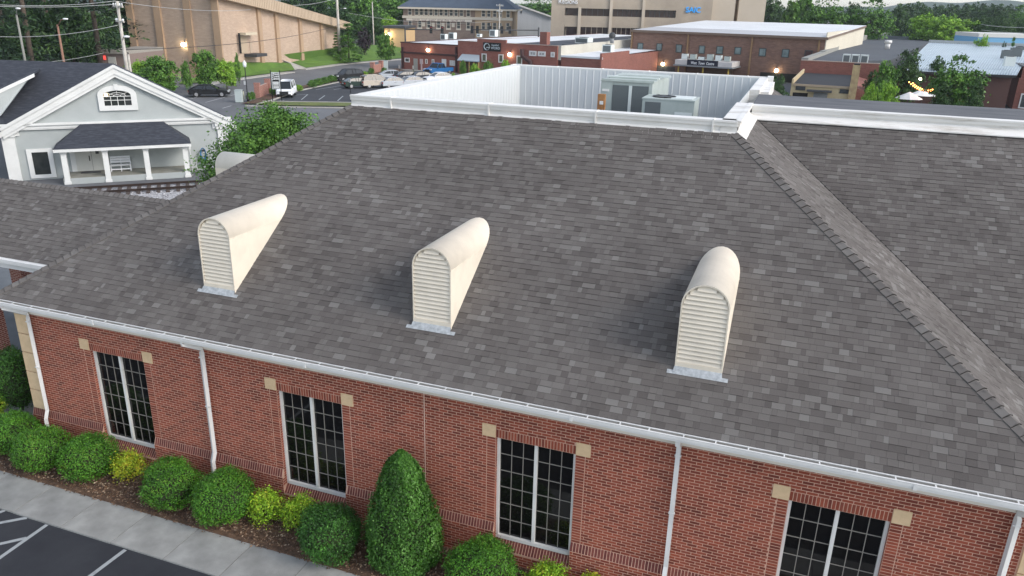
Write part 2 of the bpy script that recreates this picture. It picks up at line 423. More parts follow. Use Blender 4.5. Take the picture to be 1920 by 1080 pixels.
CTRL = -1.68
for k in range(nrow):
    z = ZP+k*ROW
    if z+ROW > ZF+.03: break
    segs = [(XWL+QW, XWR-QW-.02)]
    for x0 in WINS:
        if z+ROW/2 < WZ1: segs = subtract(segs, x0-.205, x0+WW+.205)
        elif z+ROW/2 < WZ1+.205: segs = subtract(segs, x0-.307, x0+WW+.307)
        elif z+ROW/2 < WZ1+.295: segs = subtract(subtract(segs, x0-.307, x0), x0+WW, x0+WW+.307)
    segs2 = []
    for s, e in segs: segs2 += [(s, e)]
    segs = subtract(segs2, CTRL-.006, CTRL+.006)
    for s, e in segs: course(z, s, e, (k % 2)*BL/2)
    if z+ROW/2 < WZ1:
        for x0 in WINS:
            addb((x0-.1015, 0, z+ROW/2), (1, 0, 0), (0, -1, 0), .19, ROW-MT)
            addb((x0+WW+.1015, 0, z+ROW/2), (1, 0, 0), (0, -1, 0), .19, ROW-MT)
# jamb returns
k = 0; z = WZ0
while z < WZ1-.02:
    for x0 in WINS:
        addb((x0, REC/2, z+ROW/2), (0, 1, 0), (1, 0, 0), REC-.008, ROW-MT)
        addb((x0+WW, REC/2, z+ROW/2), (0, 1, 0), (-1, 0, 0), REC-.008, ROW-MT)
        if z+ROW < ZPL:
            addb((x0, PY/2, z+ROW/2), (0, 1, 0), (1, 0, 0), -PY-.008, ROW-MT)
    z += ROW
# soldier lintels, rowlock band, rowlock sills
nrm_s = Vector((0, -(ZP-ZPL), -PY*1.0)).normalized(); nrm_s = Vector((0, -.2, .07)).normalized()
upS = Vector((0, -PY, ZP-ZPL)).normalized()
nrmS = Vector((0, -(ZP-ZPL), -PY)).normalized()
for x0 in WINS:
    for i in range(26):
        addb((x0+(i+.5)*WW/26, 0, WZ1+.1015), (1, 0, 0), (0, -1, 0), WW/26-MT, .203-MT)
    up2 = Vector((0, REC-PY, .20)).normalized(); n2 = Vector((0, -.20, REC-PY)).normalized()
    for i in range(26):
        addb((x0+(i+.5)*WW/26, (REC+PY)/2, WZ0-.10), (1, 0, 0), n2, WW/26-MT, math.hypot(REC-PY, .2)-MT, upv=up2, tone=-1)
x = XWL-.05
while x < XWR+.05:
    if not any(x0-.01 < x+.034 < x0+WW+.01 for x0 in WINS):
        addb((x+.034, PY/2, (ZP+ZPL)/2), (1, 0, 0), nrmS, ROW-MT, .212-MT, upv=upS, tone=-1)
    x += ROW
z = ZPL-ROW; k = 0
while z > -.02:
    segs = [(XWL-.06, XWR+.06)]
    if z+ROW > WZ0-.2+.02:
        for x0 in WINS: segs = subtract(segs, x0, x0+WW)
    for s, e in segs: course(z, s, e, (k % 2)*BL/2, y=PY)
    z -= ROW; k += 1
# mortar bodies (wall with real openings)
wall = MB()
Y1 = .25; ym = .0
def wbox(x0, x1, z0, z1, y0=ym): wall.box(x0, x1, y0, Y1, z0, z1)
xs = [XWL] + sum([[x0, x0+WW] for x0 in WINS], []) + [XWR]
for i in range(0, len(xs), 2): wbox(xs[i], xs[i+1], WZ0-.2, WZ1)
wbox(XWL, XWR, WZ1, 4.2); 
wall.box(XWL-.06, XWR+.06, PY, Y1, -.1, WZ0-.2)
for i in range(0, len(xs), 2):
    a, b = xs[i]-(.06 if i == 0 else 0), xs[i+1]+(.06 if i == len(xs)-2 else 0)
    wall.box(a, b, PY, ym-.0005, WZ0-.2, ZPL)
    wall.face([(a, PY, ZPL), (b, PY, ZPL), (b, 0, ZP), (a, 0, ZP)])
    wall.face([(a, 0, ZPL), (a, PY, ZPL), (a, 0, ZP)]); wall.face([(b, PY, ZPL), (b, 0, ZPL), (b, 0, ZP)])
for x0 in WINS:
    wall.face([(x0, PY, WZ0-.2), (x0+WW, PY, WZ0-.2), (x0+WW, REC, WZ0), (x0, REC, WZ0)])
wall_o = wall.build('wall', MORTAR, bld)
# other outer walls
ow = MB(); ow.box(XWL-.0, XWL+.3, .26, 20, 0, 4.2); ow.box(XWR-.3, XWR, .26, 4.3, 0, 4.2); ow.box(XWR, 16, 4.35, 4.6, 0, 4.2)
BRF = mat('brick_texture', lin(.19, .05, .036), lin(.24, .07, .046), scale=5, rough=.9, brick=(.2032, .0677, .01, lin(.5, .35, .29)))
ow.build('side_wall', BRF, bld)
def brick_geo(mb, w, h, t, dep, M=None):
    a, c = w/2, h/2; e = .002
    P = [(-a, 0, -c), (a, 0, -c), (a, 0, c), (-a, 0, c), (-a+e, -dep, -c+e), (a-e, -dep, -c+e), (a-e, -dep, c-e), (-a+e, -dep, c-e)]
    if M is not None: P = [M @ Vector(p) for p in P]
    for f in ((4, 5, 6, 7), (0, 1, 5, 4), (1, 2, 6, 5), (2, 3, 7, 6), (3, 0, 4, 7)): mb.face([P[i] for i in f], t)
std = [b for b in bricks if b[3] >= 0 and abs(b[1]-(BL-MT)) < .003]
std.sort(key=lambda b: b[5]); nearb = std[:296]; ids = set(id(b) for b in nearb); bm_ = {}
for b in nearb:
    key = (b[1], b[2], b[3])
    if key not in bm_:
        mb = MB(); brick_geo(mb, b[1], b[2], b[3], b[4]); bm_[key] = mb.mesh('brick', BRICK)
    link('brick', bm_[key], wall_o, mat=b[0])
mb = MB(); mb2 = MB()
for b in bricks:
    if id(b) in ids: continue
    if b[3] < 0: brick_geo(mb2, b[1], b[2], random.random(), b[4], b[0])
    else: brick_geo(mb, b[1], b[2], b[3], b[4], b[0])
mb.build('bricks', BRICK, bld, kind='stuff'); mb2.build('rowlock_bricks', BRICKD, bld, kind='stuff')
MB().box(CTRL-.006, CTRL+.006, -.006, .0, ZP, ZF).build('control_joint', mat('joint_sealant', lin(.62, .47, .40), rough=.9), bld)
for x0 in WINS:
    for sx in (x0-.307, x0+WW):
        MB().box(sx+.003, sx+.304, -.022, -.001, WZ1, WZ1+.295).build('stone_block', STONE, bld)
QZ = [1.03, 1.62, 2.165, 2.74, 3.29, 3.92]
for (qa, qb) in ((XWL-.012, XWL+QW-.012), (XWR-QW, XWR+.012)):
    for i in range(5):
        MB().box(qa, qb, -.035, -.001, QZ[i]+.012, QZ[i+1]-.012).build('quoin_block', STONE, bld)
# ---- windows
pane_me = {}
FW = .065
for x0 in WINS:
    f = MB(); y0, y1 = REC-.02, REC+.06
    f.box(x0, x0+FW, y0, y1, WZ0, WZ1); f.box(x0+WW-FW, x0+WW, y0, y1, WZ0, WZ1)
    f.box(x0+FW, x0+WW-FW, y0-.01, y1, WZ0, WZ0+.085); f.box(x0+FW, x0+WW-FW, y0, y1, WZ1-.03, WZ1)
    f.box(x0+WW/2-.035, x0+WW/2+.035, y0-.003, y1, WZ0+.085, WZ1-.03)
    w = f.build('window', WHITE, bld)
    zb, zt = WZ0+.085, WZ1-.03
    for sx, ex in ((x0+FW, x0+WW/2-.035), (x0+WW/2+.035, x0+WW-FW)):
        pw = (ex-sx)/3; ph = (zt-zb)/6
        for i in range(3):
            for j in range(6):
                key = (round(pw, 3), round(ph, 3))
                if key not in pane_me: pane_me[key] = MB().box(0, pw, 0, .006, 0, ph).mesh('pane', GLASSB)
                tl = Matrix.Translation((sx+i*pw, REC+.035, zb+j*ph)) @ Matrix.Rotation(random.uniform(-.008, .008), 4, 'Z') @ Matrix.Rotation(random.uniform(-.008, .008), 4, 'X')
                link('pane', pane_me[key], w, mat=tl)
        for i in (1, 2): MB().box(sx+i*pw-.007, sx+i*pw+.007, REC+.018, REC+.030, zb, zt).build('muntin', MUNT, w)
        for j in range(1, 6): MB().box(sx, ex, REC+.016, REC+.029, zb+j*ph-.007, zb+j*ph+.007).build('muntin', MUNT, w)
# ---- eave trim
fr = MB(); fr.box(XWL-.03, XWR+.03, -.055, -.0, ZF, 4.2); fr.box(XWL-.03, XWR+.03, -.075, -.056, 4.06, 4.2)
fr.build('frieze_board', FRIEZE, bld)
so = MB(); so.box(XL+.02, XR-.02, EY+.01, 0, 4.2, 4.222); so.box(XL+.02, XR-.02, EY, EY+.018, 4.19, 4.33)
so.box(XL+.02, XL+.22, 0, 7, 4.2, 4.222); so.build('soffit', FRIEZE, bld)
gt = MB()
gx0, gx1 = XL-.05, XR+.05; gy0, gy1 = EY-.13, EY-.003; gz = 4.215
gt.box(gx0, gx1, gy0, gy1, gz, gz+.008)
gt.box(gx0, gx1, gy0-.006, gy0, gz-.0, gz+.055); gt.box(gx0, gx1, gy0-.022, gy0-.0061, gz+.05, gz+.112)
gt.box(gx0, gx1, gy0-.026, gy0+.006, gz+.1121, gz+.122)
gt.box(gx0, gx0+.006, gy0-.02, gy1, gz+.008, gz+.112); gt.box(gx1-.006, gx1, gy0-.02, gy1, gz+.008, gz+.112)
gut = gt.build('gutter', GUTTER, bld); MB().box(gx0+.01, gx1-.01, gy0+.004, gy1-.002, gz+.0085, gz+.03).build('gutter_bed', mat('gutter_dark_grey', lin(.11, .11, .11), lin(.05, .048, .045), 4, .8), gut)  # bed: dark grey layer along the bottom of the trough
MB().box(XL-.02, XR+.02, EY-.035, EY+.03, EZ-.018, EZ-.004).build('drip_edge', GUTTER, bld)
hm = MB().box(-.012, .012, gy0, gy1, gz+.105, gz+.1125).mesh('hanger', GUTTER)
x = XL+.3
while x < XR: link('hanger', hm, gut, loc=(x+random.uniform(-.03, .03), 0, 0)); x += .61
def downspout(x, xo):
    p = [(xo, gy0+.05, 4.23), (xo, gy0+.06, 4.12)]
    p += [(x, -.10, 3.95), (x, -.10, 3.85)] if abs(x-xo) > .02 else [(x, -.10, 3.98), (x, -.10, 3.88)]
    p += [(x, -.10, 1.22), (x, -.10, 1.10), (x-.0, -.19, .88), (x, -.19, .78), (x, -.19, .12)]
    mb = MB().tube(p, .062, 4, smooth=False, phase=math.pi/4)
    mb.box(x-.062, x+.062, -.15, -.09, 3.72, 3.745); mb.box(x-.062, x+.062, -.15, -.09, 2.4, 2.425)
    mb.build('downspout', GUTTER, bld)
for i in range(4): MB().box(-10.5+i*6.1, -10.44+i*6.1, gy0-.029, gy0+.004, gz-.004, gz+.126).build('gutter_joint', GUTTER, gut)
downspout(-13.13, -13.62); downspout(-7.52, -7.80); downspout(3.81, 3.81); downspout(9.52, 9.75)
# ---- canopy details
cg = MB(); cg.box(-27, XL+.1, CY0-.02, CY0+.02, EZ-.33, EZ-.02); cg.box(-27, XL+.1, CY0+.021, 2*CYR-CY0, EZ-.33, EZ-.30)
cg.box(-27, XL+.1, CY0-.13, CY0-.021, EZ-.14, EZ-.02); cg.box(-27, XL+.1, CY0-.03, CY0+.03, EZ-.016, EZ-.004)
cg.build('canopy_fascia', GUTTER, bld)
c1 = G(10, 672, 0); c2 = YP(45, 520, 6.4)
for (cx, cy) in ((c1.x-.32, c1.y), (c2.x, 6.4)):
    MB().box(cx-.3, cx+.3, cy-.3, cy+.3, 0, EZ-.33).build('canopy_pillar', BRF, bld)
# ---- arched louvred roof vents
VW, VY, VR = .92, .86, .46; VZB = EZ+(VY-EY)*SL; VZT = 6.93; VZS = VZT-VR
def roofvent(xc, mirror=None):
    """front at y=VY facing -y, barrel runs back into the slope"""
    yb = VY+(VZT-VZB)/SL; nseg = 14
    prof = [(-VR, VZB-.0)] + [(VR*math.cos(math.pi-math.pi*i/nseg), VZS+VR*math.sin(math.pi*i/nseg)) for i in range(nseg+1)] + [(VR, VZB)]
    yat = lambda z: VY+(z-VZB)/SL
    mb = MB(); t = .028
    n = len(prof)
    for i in range(n-1):
        (xa, za), (xb, zb) = prof[i], prof[i+1]
        curved = 0 < i < n-2
        ya, yb_ = max(VY, yat(za)-.02), max(VY, yat(zb)-.02)
        mb.face([(xc+xa, VY-.03, za), (xc+xb, VY-.03, zb), (xc+xb, yb_, zb), (xc+xa, ya, za)][::-1], .5, curved)
        xi, zi = xa*(1-t/VR), VZS+(za-VZS)*(1-t/VR) if za > VZS else za
        xj, zj = xb*(1-t/VR), VZS+(zb-VZS)*(1-t/VR) if zb > VZS else zb
        mb.face([(xc+xa, VY-.03, za), (xc+xi, VY-.03, zi), (xc+xj, VY-.03, zj), (xc+xb, VY-.03, zb)])
        mb.face([(xc+xi, VY-.03, zi), (xc+xi, VY+.05, zi), (xc+xj, VY+.05, zj), (xc+xj, VY-.03, zj)])
    yb1 = VY+(VZS-VZB)/SL
    sm = MB()
    for sx in (-1, 1):
        sm.box(xc+sx*VR-.004, xc+sx*VR+.004, VY-.03, yb1-.02, VZS-.012, VZS+.006)
        for k_ in range(5): sm.box(xc+sx*VR-.007, xc+sx*VR+.007, VY+.12+k_*.3, VY+.14+k_*.3, VZS-.03, VZS-.015)
    # back plate, bottom plain panel
    mb.face([(xc+px_, VY+.05, pz) for px_, pz in prof][::-1])
    mb.box(xc-VR+.002, xc+VR-.002, VY-.032, VY-.005, VZB-.02, VZB+.13)
    v = mb.build('roof_vent', CREAM, bld)
    sm.build('seam', CREAM, v)
    ns = 17; z0 = VZB+.14; step = (VZT-.05-z0)/ns
    for i in range(ns):
        z = z0+i*step; zt_ = z+step*.8
        hw = VR-.03 if zt_ < VZS else math.sqrt(max(0.003, (VR-.03)**2-(zt_-VZS)**2))
        s = MB()
        s.face([(xc-hw, VY-.024, z), (xc+hw, VY-.024, z), (xc+hw, VY+.03, z+step*1.05), (xc-hw, VY+.03, z+step*1.05)])
        s.face([(xc-hw, VY-.024, z), (xc-hw, VY-.018, z-.012), (xc+hw, VY-.018, z-.012), (xc+hw, VY-.024, z)])
        s.face([(xc-hw, VY-.018, z-.012), (xc-hw, VY+.036, z+step*1.0), (xc+hw, VY+.036, z+step*1.0), (xc+hw, VY-.018, z-.012)])
        s.build('slat', CREAM, v)
    nn = Vector((0, -SL, 1)).normalized()
    f = MB()
    f.box(xc-VR-.002, xc+VR+.002, VY-.046, VY-.0325, VZB-.06, VZB+.05)
    yb0 = VY-.05
    f.face([Vector((xc-VR-.13, yb0-.10, EZ+(yb0-.10-EY)*SL+.022)), Vector((xc+VR+.13, yb0-.10, EZ+(yb0-.10-EY)*SL+.022)),
            Vector((xc+VR+.13, yb0-.03, EZ+(yb0-.03-EY)*SL+.028)), Vector((xc-VR-.13, yb0-.03, EZ+(yb0-.03-EY)*SL+.028))])
    f.face([Vector((xc-VR-.02, yb0-.08, EZ+(yb0-.08-EY)*SL+.024)), Vector((xc+VR+.02, yb0-.08, EZ+(yb0-.08-EY)*SL+.024)),
            Vector((xc+VR+.002, VY-.047, VZB+.05)), Vector((xc-VR-.002, VY-.047, VZB+.05))])
    f.build('flashing', GALV, v)
    return v
for xc in (-7.60, -1.87, 3.92): roofvent(xc)
# the vent on the left slope, only its barrel shows
v4 = MB(); nseg = 14
xf = XL+(VY-EY); yc = 7.75
for i in range(nseg):
    a, b = math.pi*i/nseg, math.pi*(i+1)/nseg
    ya, za, yb_, zb = yc-VR*math.cos(a), VZS+VR*math.sin(a), yc-VR*math.cos(b), VZS+VR*math.sin(b)
    v4.face([(xf, ya, za), (xf, yb_, zb), (xf+(zb-VZB)/SL, yb_, zb), (xf+(za-VZB)/SL, ya, za)][::-1], smooth=True)
v4.face([(xf, yc-VR, VZB), (xf+(VZS-VZB)/SL, yc-VR, VZS), (xf, yc-VR, VZS)]); v4.face([(xf, yc+VR, VZB), (xf, yc+VR, VZS), (xf+(VZS-VZB)/SL, yc+VR, VZS)])
v4.face([(xf, yc-VR*math.cos(math.pi*i/nseg), VZS+VR*math.sin(math.pi*i/nseg)) for i in range(nseg+1)]+[(xf, yc+VR, VZB), (xf, yc-VR, VZB)])
v4.build('roof_vent', CREAM, bld, label='roof vent on the left slope, half hidden behind the hip')

# ---- parapet, equipment well
PZ = 9.25; XA, XB = XL+DT, XR-DT; YA = EY+DT           # -7.21, 3.70, 6.60
YBK = 20.0; WYT = WY+DT                                 # well back, wing parapet line 10.95
pa = MB()
def cornice(mb, a, b, nrm, zt=PZ, inner=.40):
    """stepped white cornice along a->b, nrm pointing outward; corners overlap a little"""
    a = Vector(a); b = Vector(b); n = Vector(nrm)
    def bar(o0, o1, z0, z1):
        p = [a+n*o0, b+n*o0, b+n*o1, a+n*o1]
        mb.prism([Vector((q.x, q.y, z1)) for q in p], z0=z0)
    bar(-inner, -.05, ZT-.3, zt-.012)
    bar(-.05, .0, ZT-.05, zt-.10)
    bar(0, .05, zt-.14, zt-.05)
    bar(-.06, .075, zt-.05, zt)
    p = [a+n*.0, b+n*.0, b+n*.24, a+n*.24]
    z0, z1 = ZT-.05+.09, ZT-.16+.035
    mb.face([Vector((p[3].x, p[3].y, z1)), Vector((p[2].x, p[2].y, z1)), Vector((p[1].x, p[1].y, z0)), Vector((p[0].x, p[0].y, z0))])
    mb.face([Vector((p[3].x, p[3].y, z1-.03)), Vector((p[2].x, p[2].y, z1-.03)), Vector((p[2].x, p[2].y, z1)), Vector((p[3].x, p[3].y, z1))])
cornice(pa, (XA, YA+.05, 0), (XB, YA+.05, 0), (0, -1, 0))
for i in range(4): pa.box(XA+1.3+i*3.0, XA+1.34+i*3.0, YA+.05-.081, YA+.3, ZT+.0, PZ+.012)
pa.build('parapet', WHITE, bld, label='long white parapet cornice along the front of the equipment well')
pb = MB(); cornice(pb, (XB, YA+.02, 0), (XB, WYT-.1, 0), (1, 0, 0)); pb.build('parapet', STAINW, bld)
pc = MB(); cornice(pc, (XB+.055, WYT-.08, 0), (16, WYT-.08, 0), (0, -1, 0), zt=PZ-.06); pc.build('parapet', STAINW, bld, label='weathered white cornice in front of the grey deck')
pd = MB()
pd.box(XA, XA+.42, YA+.45, YBK, ZT-.3, PZ-.005); pd.box(XA-.1, XA-.001, YA+.45, YBK, ZT-.05, PZ-.04)
pd.build('parapet', WHITE, bld, label='white parapet along the left side of the equipment well')
pe = MB(); pe.box(XA, XB+.1, YBK+.001, YBK+.35, ZT-.3, PZ+.02)
for i in range(6): pe.box(XA+.1+i*2.0, XA+.13+i*2.0, YBK-.004, YBK+.36, PZ+.0, PZ+.035)
pe.build('parapet', WHITE, bld, label='white parapet cap along the back of the equipment well')
pf = MB(); pf.box(XB-.32, XB, 14.82, YBK, ZT-.3, PZ-.003); pf.box(XB+.001, XB+.28, 15.6, YBK-.2, ZT-.2, PZ-.12)
pf.box(XB-.02, XB+.2, YBK-.1, YBK+.35, ZT-.3, PZ+.06)
pf.build('parapet', STAINW, bld, label='stained white parapet along the right side of the equipment well')
# inner well walls of ribbed panels
WF = 7.55
wx0, wx1, wy0, wy1 = XA+.44, XB-.34, YA+.36, YBK
MB().box(wx0-.3, wx1+.3, wy0-.2, wy1+.2, WF-.05, WF).build('well_floor', MEMB, bld)
inn = MB()
inn.box(wx0-.02, wx0-.002, wy0, wy1, WF, PZ-.02); inn.box(wx1+.002, wx1+.02, wy0, wy1, WF, PZ-.02)
inn.box(wx0, wx1, wy1-.0185, wy1-.0005, WF, PZ-.02); inn.box(wx0, wx1, wy0+.05, wy0+.1, WF, PZ-.05)
well_o = inn.build('well_wall', PANELW, bld)
def panel(w):
    mb = MB(); z0, z1 = WF, PZ-.03
    pts = [(0, 0), (w-.07, 0), (w-.05, -.016), (w-.02, -.016), (w, 0)]
    for (a, b), (c, d) in zip(pts[:-1], pts[1:]): mb.face([(a, b, z0), (c, d, z0), (c, d, z1), (a, b, z1)])
    return mb.mesh('wall_panel', PANELW)
nb = 33; w = (wx1-wx0)/nb; pm = panel(w)
for i in range(nb): link('wall_panel', pm, well_o, loc=(wx0+i*w, wy1-.021, 0))
nb = 40; w = (wy1-wy0)/nb; pm = panel(w)
for i in range(nb): link('wall_panel', pm, well_o, mat=Matrix.Translation((wx0+.003, wy0+i*w, 0)) @ Matrix.Rotation(math.pi/2, 4, 'Z'))
for i in range(nb): link('wall_panel', pm, well_o, mat=Matrix.Translation((wx1-.003, wy0+(i+1)*w, 0)) @ Matrix.Rotation(-math.pi/2, 4, 'Z'))
MB().box(XB+.001, 16, WYT+.33, 14.8, ZT-.02, PZ-.13).build('flat_deck', MEMB, bld)

# ---- rooftop machines
HV = mat('hvac_paint', lin(.42, .47, .45), lin(.36, .41, .39), 2, .5); HVL = mat('hvac_light', lin(.62, .67, .66), rough=.5); COIL = mat('hvac_coil', lin(.13, .15, .155), lin(.10, .115, .12), 30, .6, stretch=(1, 1, 6))
def nearest_on_y(u, v, y): return YP(u, v, y)
p0 = YP(1128, 148, 14.6); p1 = YP(1224, 152, 14.6)
ux0, ux1 = p0.x, p1.x; uz = p0.z
u1 = thing('rooftop_unit', 'larger grey rooftop air unit with twin dark coil panels', 'air conditioner', ((ux0+ux1)/2, 14.6, WF))
w = (ux1-ux0)/2; h = uz-WF
b = MB(); b.box(-w, w, .03, 3.6, .1, h-.06); b.box(-w, -w+.42, 0, .03, .1, h-.06); b.box(w-.12, w, 0, .03, .1, h-.06)
for i in range(3): b.box(-w+.1*i, w+.05-.05*i, .0+.9*i, .16+.9*i, h-.06, h+.02)
b.box(-w-.03, w+.03, -.03, 3.63, h-.0601, h-.03); b.build('cabinet', HV, u1)
mid = (-w+.42+w-.12)/2
MB().box(-w+.43, mid-.06, -.01, .028, .12, h-.18).build('coil_panel', COIL, u1); MB().box(mid+.06, w-.13, -.01, .028, .12, h-.18).build('coil_panel', COIL, u1)
MB().box(mid-.055, mid+.055, -.02, .02, .12, h-.18).build('post', HVL, u1)
MB().box(-w+.05, -w+.3, -.02, 0, h-.42, h-.34).build('maker_plate', WHITE, u1)
b = MB(); b.box(-w-.06, w+.04, 1.0, 1.12, h-.02, h+.05); b.box(-w+.5, w+.3, 2.0, 2.12, h-.02, h+.05); b.build('top_rail', HVL, u1)
p0 = YP(1205, 183, 13.0); p1 = YP(1303, 186, 13.0); w = (p1.x-p0.x)/2; h = p0.z-WF
u2 = thing('rooftop_unit', 'lower pale grey rooftop air unit with a round fan opening on top', 'air conditioner', ((p0.x+p1.x)/2, 13.0, WF))
b = MB(); b.box(-w, w, 0, 1.25, .08, h-.04); b.box(-w-.02, w+.02, -.02, 1.27, h-.04, h); b.build('cabinet', HV, u2)
MB().box(-w+.1, -w+.62, -.012, -.001, .12, h-.12).build('coil_panel', COIL, u2)
b = MB().tube([(-w+.62, .62, h-.001), (-w+.62, .62, h+.03)], .40, 20); b.build('fan_ring', BLACK, u2)
b = MB()
for a in range(5):
    q = a*2*math.pi/5; c, s = math.cos(q), math.sin(q)
    b.face([(-w+.62+c*.05, .62+s*.05, h+.035), (-w+.62+c*.36-s*.08, .62+s*.36+c*.08, h+.036), (-w+.62+c*.36+s*.08, .62+s*.36-c*.08, h+.05)])
b.build('fan_blade', DGREY, u2)
MB().box(w-.62, w-.05, -.01, -.001, .1, h-.4).build('access_panel', HVL, u2)
b = MB(); b.box(.05, w-.1, .2, 1.1, h+.001, h+.02); b.build('lid', HVL, u2)
ub = YP(1128, 190, 13.8)
bx = thing('disconnect_box', 'rusty orange electrical disconnect box on a post in the equipment well', 'electrical box', (ub.x, 13.8, WF))
MB().box(-.13, .13, -.08, .08, ub.z-WF-.28, ub.z-WF+.25).build('box', mat('rusty_orange', lin(.45, .22, .08), lin(.28, .13, .05), 6, .7), bx)
MB().box(-.05, .08, -.09, -.081, ub.z-WF-.1, ub.z-WF+.02).build('notice_plate', WHITE, bx)
MB().box(-.03, .03, -.03, .03, 0, ub.z-WF-.28).build('post', MGREY, bx)
# ================================================================ FORECOURT
sheet('parking_lot', [(-40, -30, .0), (20, -30, .0), (20, -2.7, .0), (-40, -2.7, .0)], ASPH)
walk = link('pavement', MB().box(-30, 14, -2.74, -1.5, -.05, .03).mesh('pavement', mat('joint_dirt', lin(.09, .09, .085), rough=.95)))
tag(walk, kind='structure')
sm_ = []
for i in range(7): sm_.append(MB().box(.008, 1.512, -2.745, -1.47, .0, .042-.001*(i%3), tone=random.uniform(.1, 1)).mesh('slab', CONC))
x = -9.90-1.52*13; i = 0
while x < 13:
    o = link('slab', random.choice(sm_), walk, loc=(x, random.uniform(-.004, .004), random.uniform(0, .004))); x += 1.52
# slabs under / beyond the canopy
drive = link('driveway', MB().box(-40, -14.6, -1.46, 14, -.04, .02).mesh('driveway', mat('driveway_concrete', lin(.17, .185, .20), lin(.13, .145, .16), .8, .9, bump=.3, bscale=50))); tag(drive, kind='structure')
for i in range(3):
    link('slab', MB().box(-19.6+i*1.55, -18.09+i*1.55, -1.45, 3.4, .021, .07).mesh('slab', CONC), drive)
MB().box(-14.6, 12, -1.6, 0.1, -.04, .07).build('planting_bed', MULCH, kind='structure')
# bark chips
mb = MB()
for i in range(16000):
    x, y = random.uniform(-14.5, 6), random.uniform(-1.62+.06*math.sin(i), -.1)
    a = random.uniform(0, math.pi); s = random.uniform(.014, .045); c, sn = math.cos(a)*s, math.sin(a)*s; t = random.uniform(-.012, .012)
    z = .078+random.uniform(0, .012)-(.02 if y < -1.5 else 0)
    mb.face([(x-c, y-sn, z), (x+sn*.4, y-c*.4, z+t), (x+c, y+sn, z+.004), (x-sn*.4, y+c*.4, z-t+.006)], random.random()**1.6)
mb.build('bark_chips', CHIP, kind='stuff')
def stripe(a, b, w=.10, z=.004):
    a = Vector((a.x, a.y, z)); b = Vector((b.x, b.y, z)); d = (b-a).normalized(); s = Vector((-d.y, d.x, 0))*w/2
    MB().face([a-s, b-s, b+s, a+s]).build('parking_line', PAINT, kind='structure')
stripe(G(88, 984), G(-60, 1088)); stripe(G(235, 1031), G(120, 1117)); stripe(G(51, 971), G(-60, 992), z=.006); stripe(G(49, 1009), G(-60, 1034), z=.006)
stripe(G(385, 1084), G(300, 1150)); stripe(G(14, 955), G(-60, 985), z=.005)

# ================================================================ SHRUBS
def quads(C, Nn, S, asp, tone):
    """leaf quads: centres, normals, sizes -> vertex array"""
    n = len(C); r = RN.normal(size=(n, 3)); T = np.cross(Nn, r); T /= np.linalg.norm(T, axis=1)[:, None]+1e-9
    B2 = np.cross(Nn, T); S = S[:, None]
    V = np.stack([C-T*S, C+B2*S*asp, C+T*S, C-B2*S*asp], 1).reshape(-1, 3)
    return V
def qmesh(name, V, tone, m):
    n = len(V)//4; me = bpy.data.meshes.new(name)
    me.vertices.add(len(V)); me.vertices.foreach_set('co', V.astype(np.float32).ravel())
    me.loops.add(4*n); me.loops.foreach_set('vertex_index', np.arange(4*n, dtype=np.int32))
    me.polygons.add(n); me.polygons.foreach_set('loop_start', np.arange(0, 4*n, 4, dtype=np.int32)); me.polygons.foreach_set('loop_total', np.full(n, 4, dtype=np.int32))
    a = me.attributes.new('tone', 'FLOAT', 'FACE'); a.data.foreach_set('value', np.clip(tone, 0, 1).astype(np.float32))
    me.materials.append(m); me.update(); me.validate(); return me
def noise3(P, f, seed):
    s = np.zeros(len(P)); r = np.random.RandomState(seed)
    for k in range(5):
        w = r.normal(size=3)*f*(1+k*.6); s += np.sin(P@w+r.uniform(0, 6.28))/(1+k*.5)
    return s/2.2
def shrub_mesh(name, m, rx, ry, rz, n, leaf, seed, flat=.0, cone=0, rough=.065, jit=.7, lump=.15, lf=6):
    r = np.random.RandomState(seed)
    P = r.normal(size=(n, 3)); P /= np.linalg.norm(P, axis=1)[:, None]
    P[:, 2] = np.where(P[:, 2] < -.75, -P[:, 2], P[:, 2])
    Nn = P.copy()
    k = 1+lump*noise3(P, lf*.5, seed)+r.normal(size=n)*rough-np.abs(r.normal(size=n))*rough
    Q = P*k[:, None]
    if flat: Q[:, 2] = np.sign(Q[:, 2])*np.abs(Q[:, 2])**(1-flat)
    if cone:
        h = (Q[:, 2]+1)/2; h = np.clip(h, 0, 1); prof = np.interp(h, [0, .12, .35, .7, .9, 1], [.75, 1, .97, .68, .42, .12]); rr = np.hypot(Q[:, 0], Q[:, 1])+1e-6
        th = np.arctan2(Q[:, 1], Q[:, 0]); hh = r.uniform(0, 1, n)**1.15
        prof = np.interp(hh, [0, .12, .35, .7, .9, 1], [.78, 1, .94, .60, .36, .05])
        kk = prof*(1+lump*noise3(np.stack([np.cos(th)*1.2, np.sin(th)*1.2, hh*3], 1), lf*.5, seed)+r.normal(size=n)*rough)
        Q = np.stack([np.cos(th)*kk, np.sin(th)*kk, hh*2-1], 1); Nn = np.stack([np.cos(th), np.sin(th), np.full(n, .45)], 1)
    st = (r.uniform(size=n) < .012) & (cone == 0); Q = np.where(st[:, None], Q*r.uniform(1.03, 1.16, (n, 1)), Q)
    C = Q*np.array([rx, ry, rz])+np.array([0, 0, rz])
    Nn = Nn+r.normal(size=(n, 3))*jit; Nn /= np.linalg.norm(Nn, axis=1)[:, None]
    tone = .40+.24*noise3(Q, 4, seed+3)+r.normal(size=n)*.20+np.where(Q[:, 2] < -.25, .16*np.clip(noise3(Q, 2.5, seed+9)+.3, 0, 1), 0)
    return qmesh(name, quads(C, Nn, r.uniform(.6, 1.3, n)*leaf, .55, tone), tone, m)
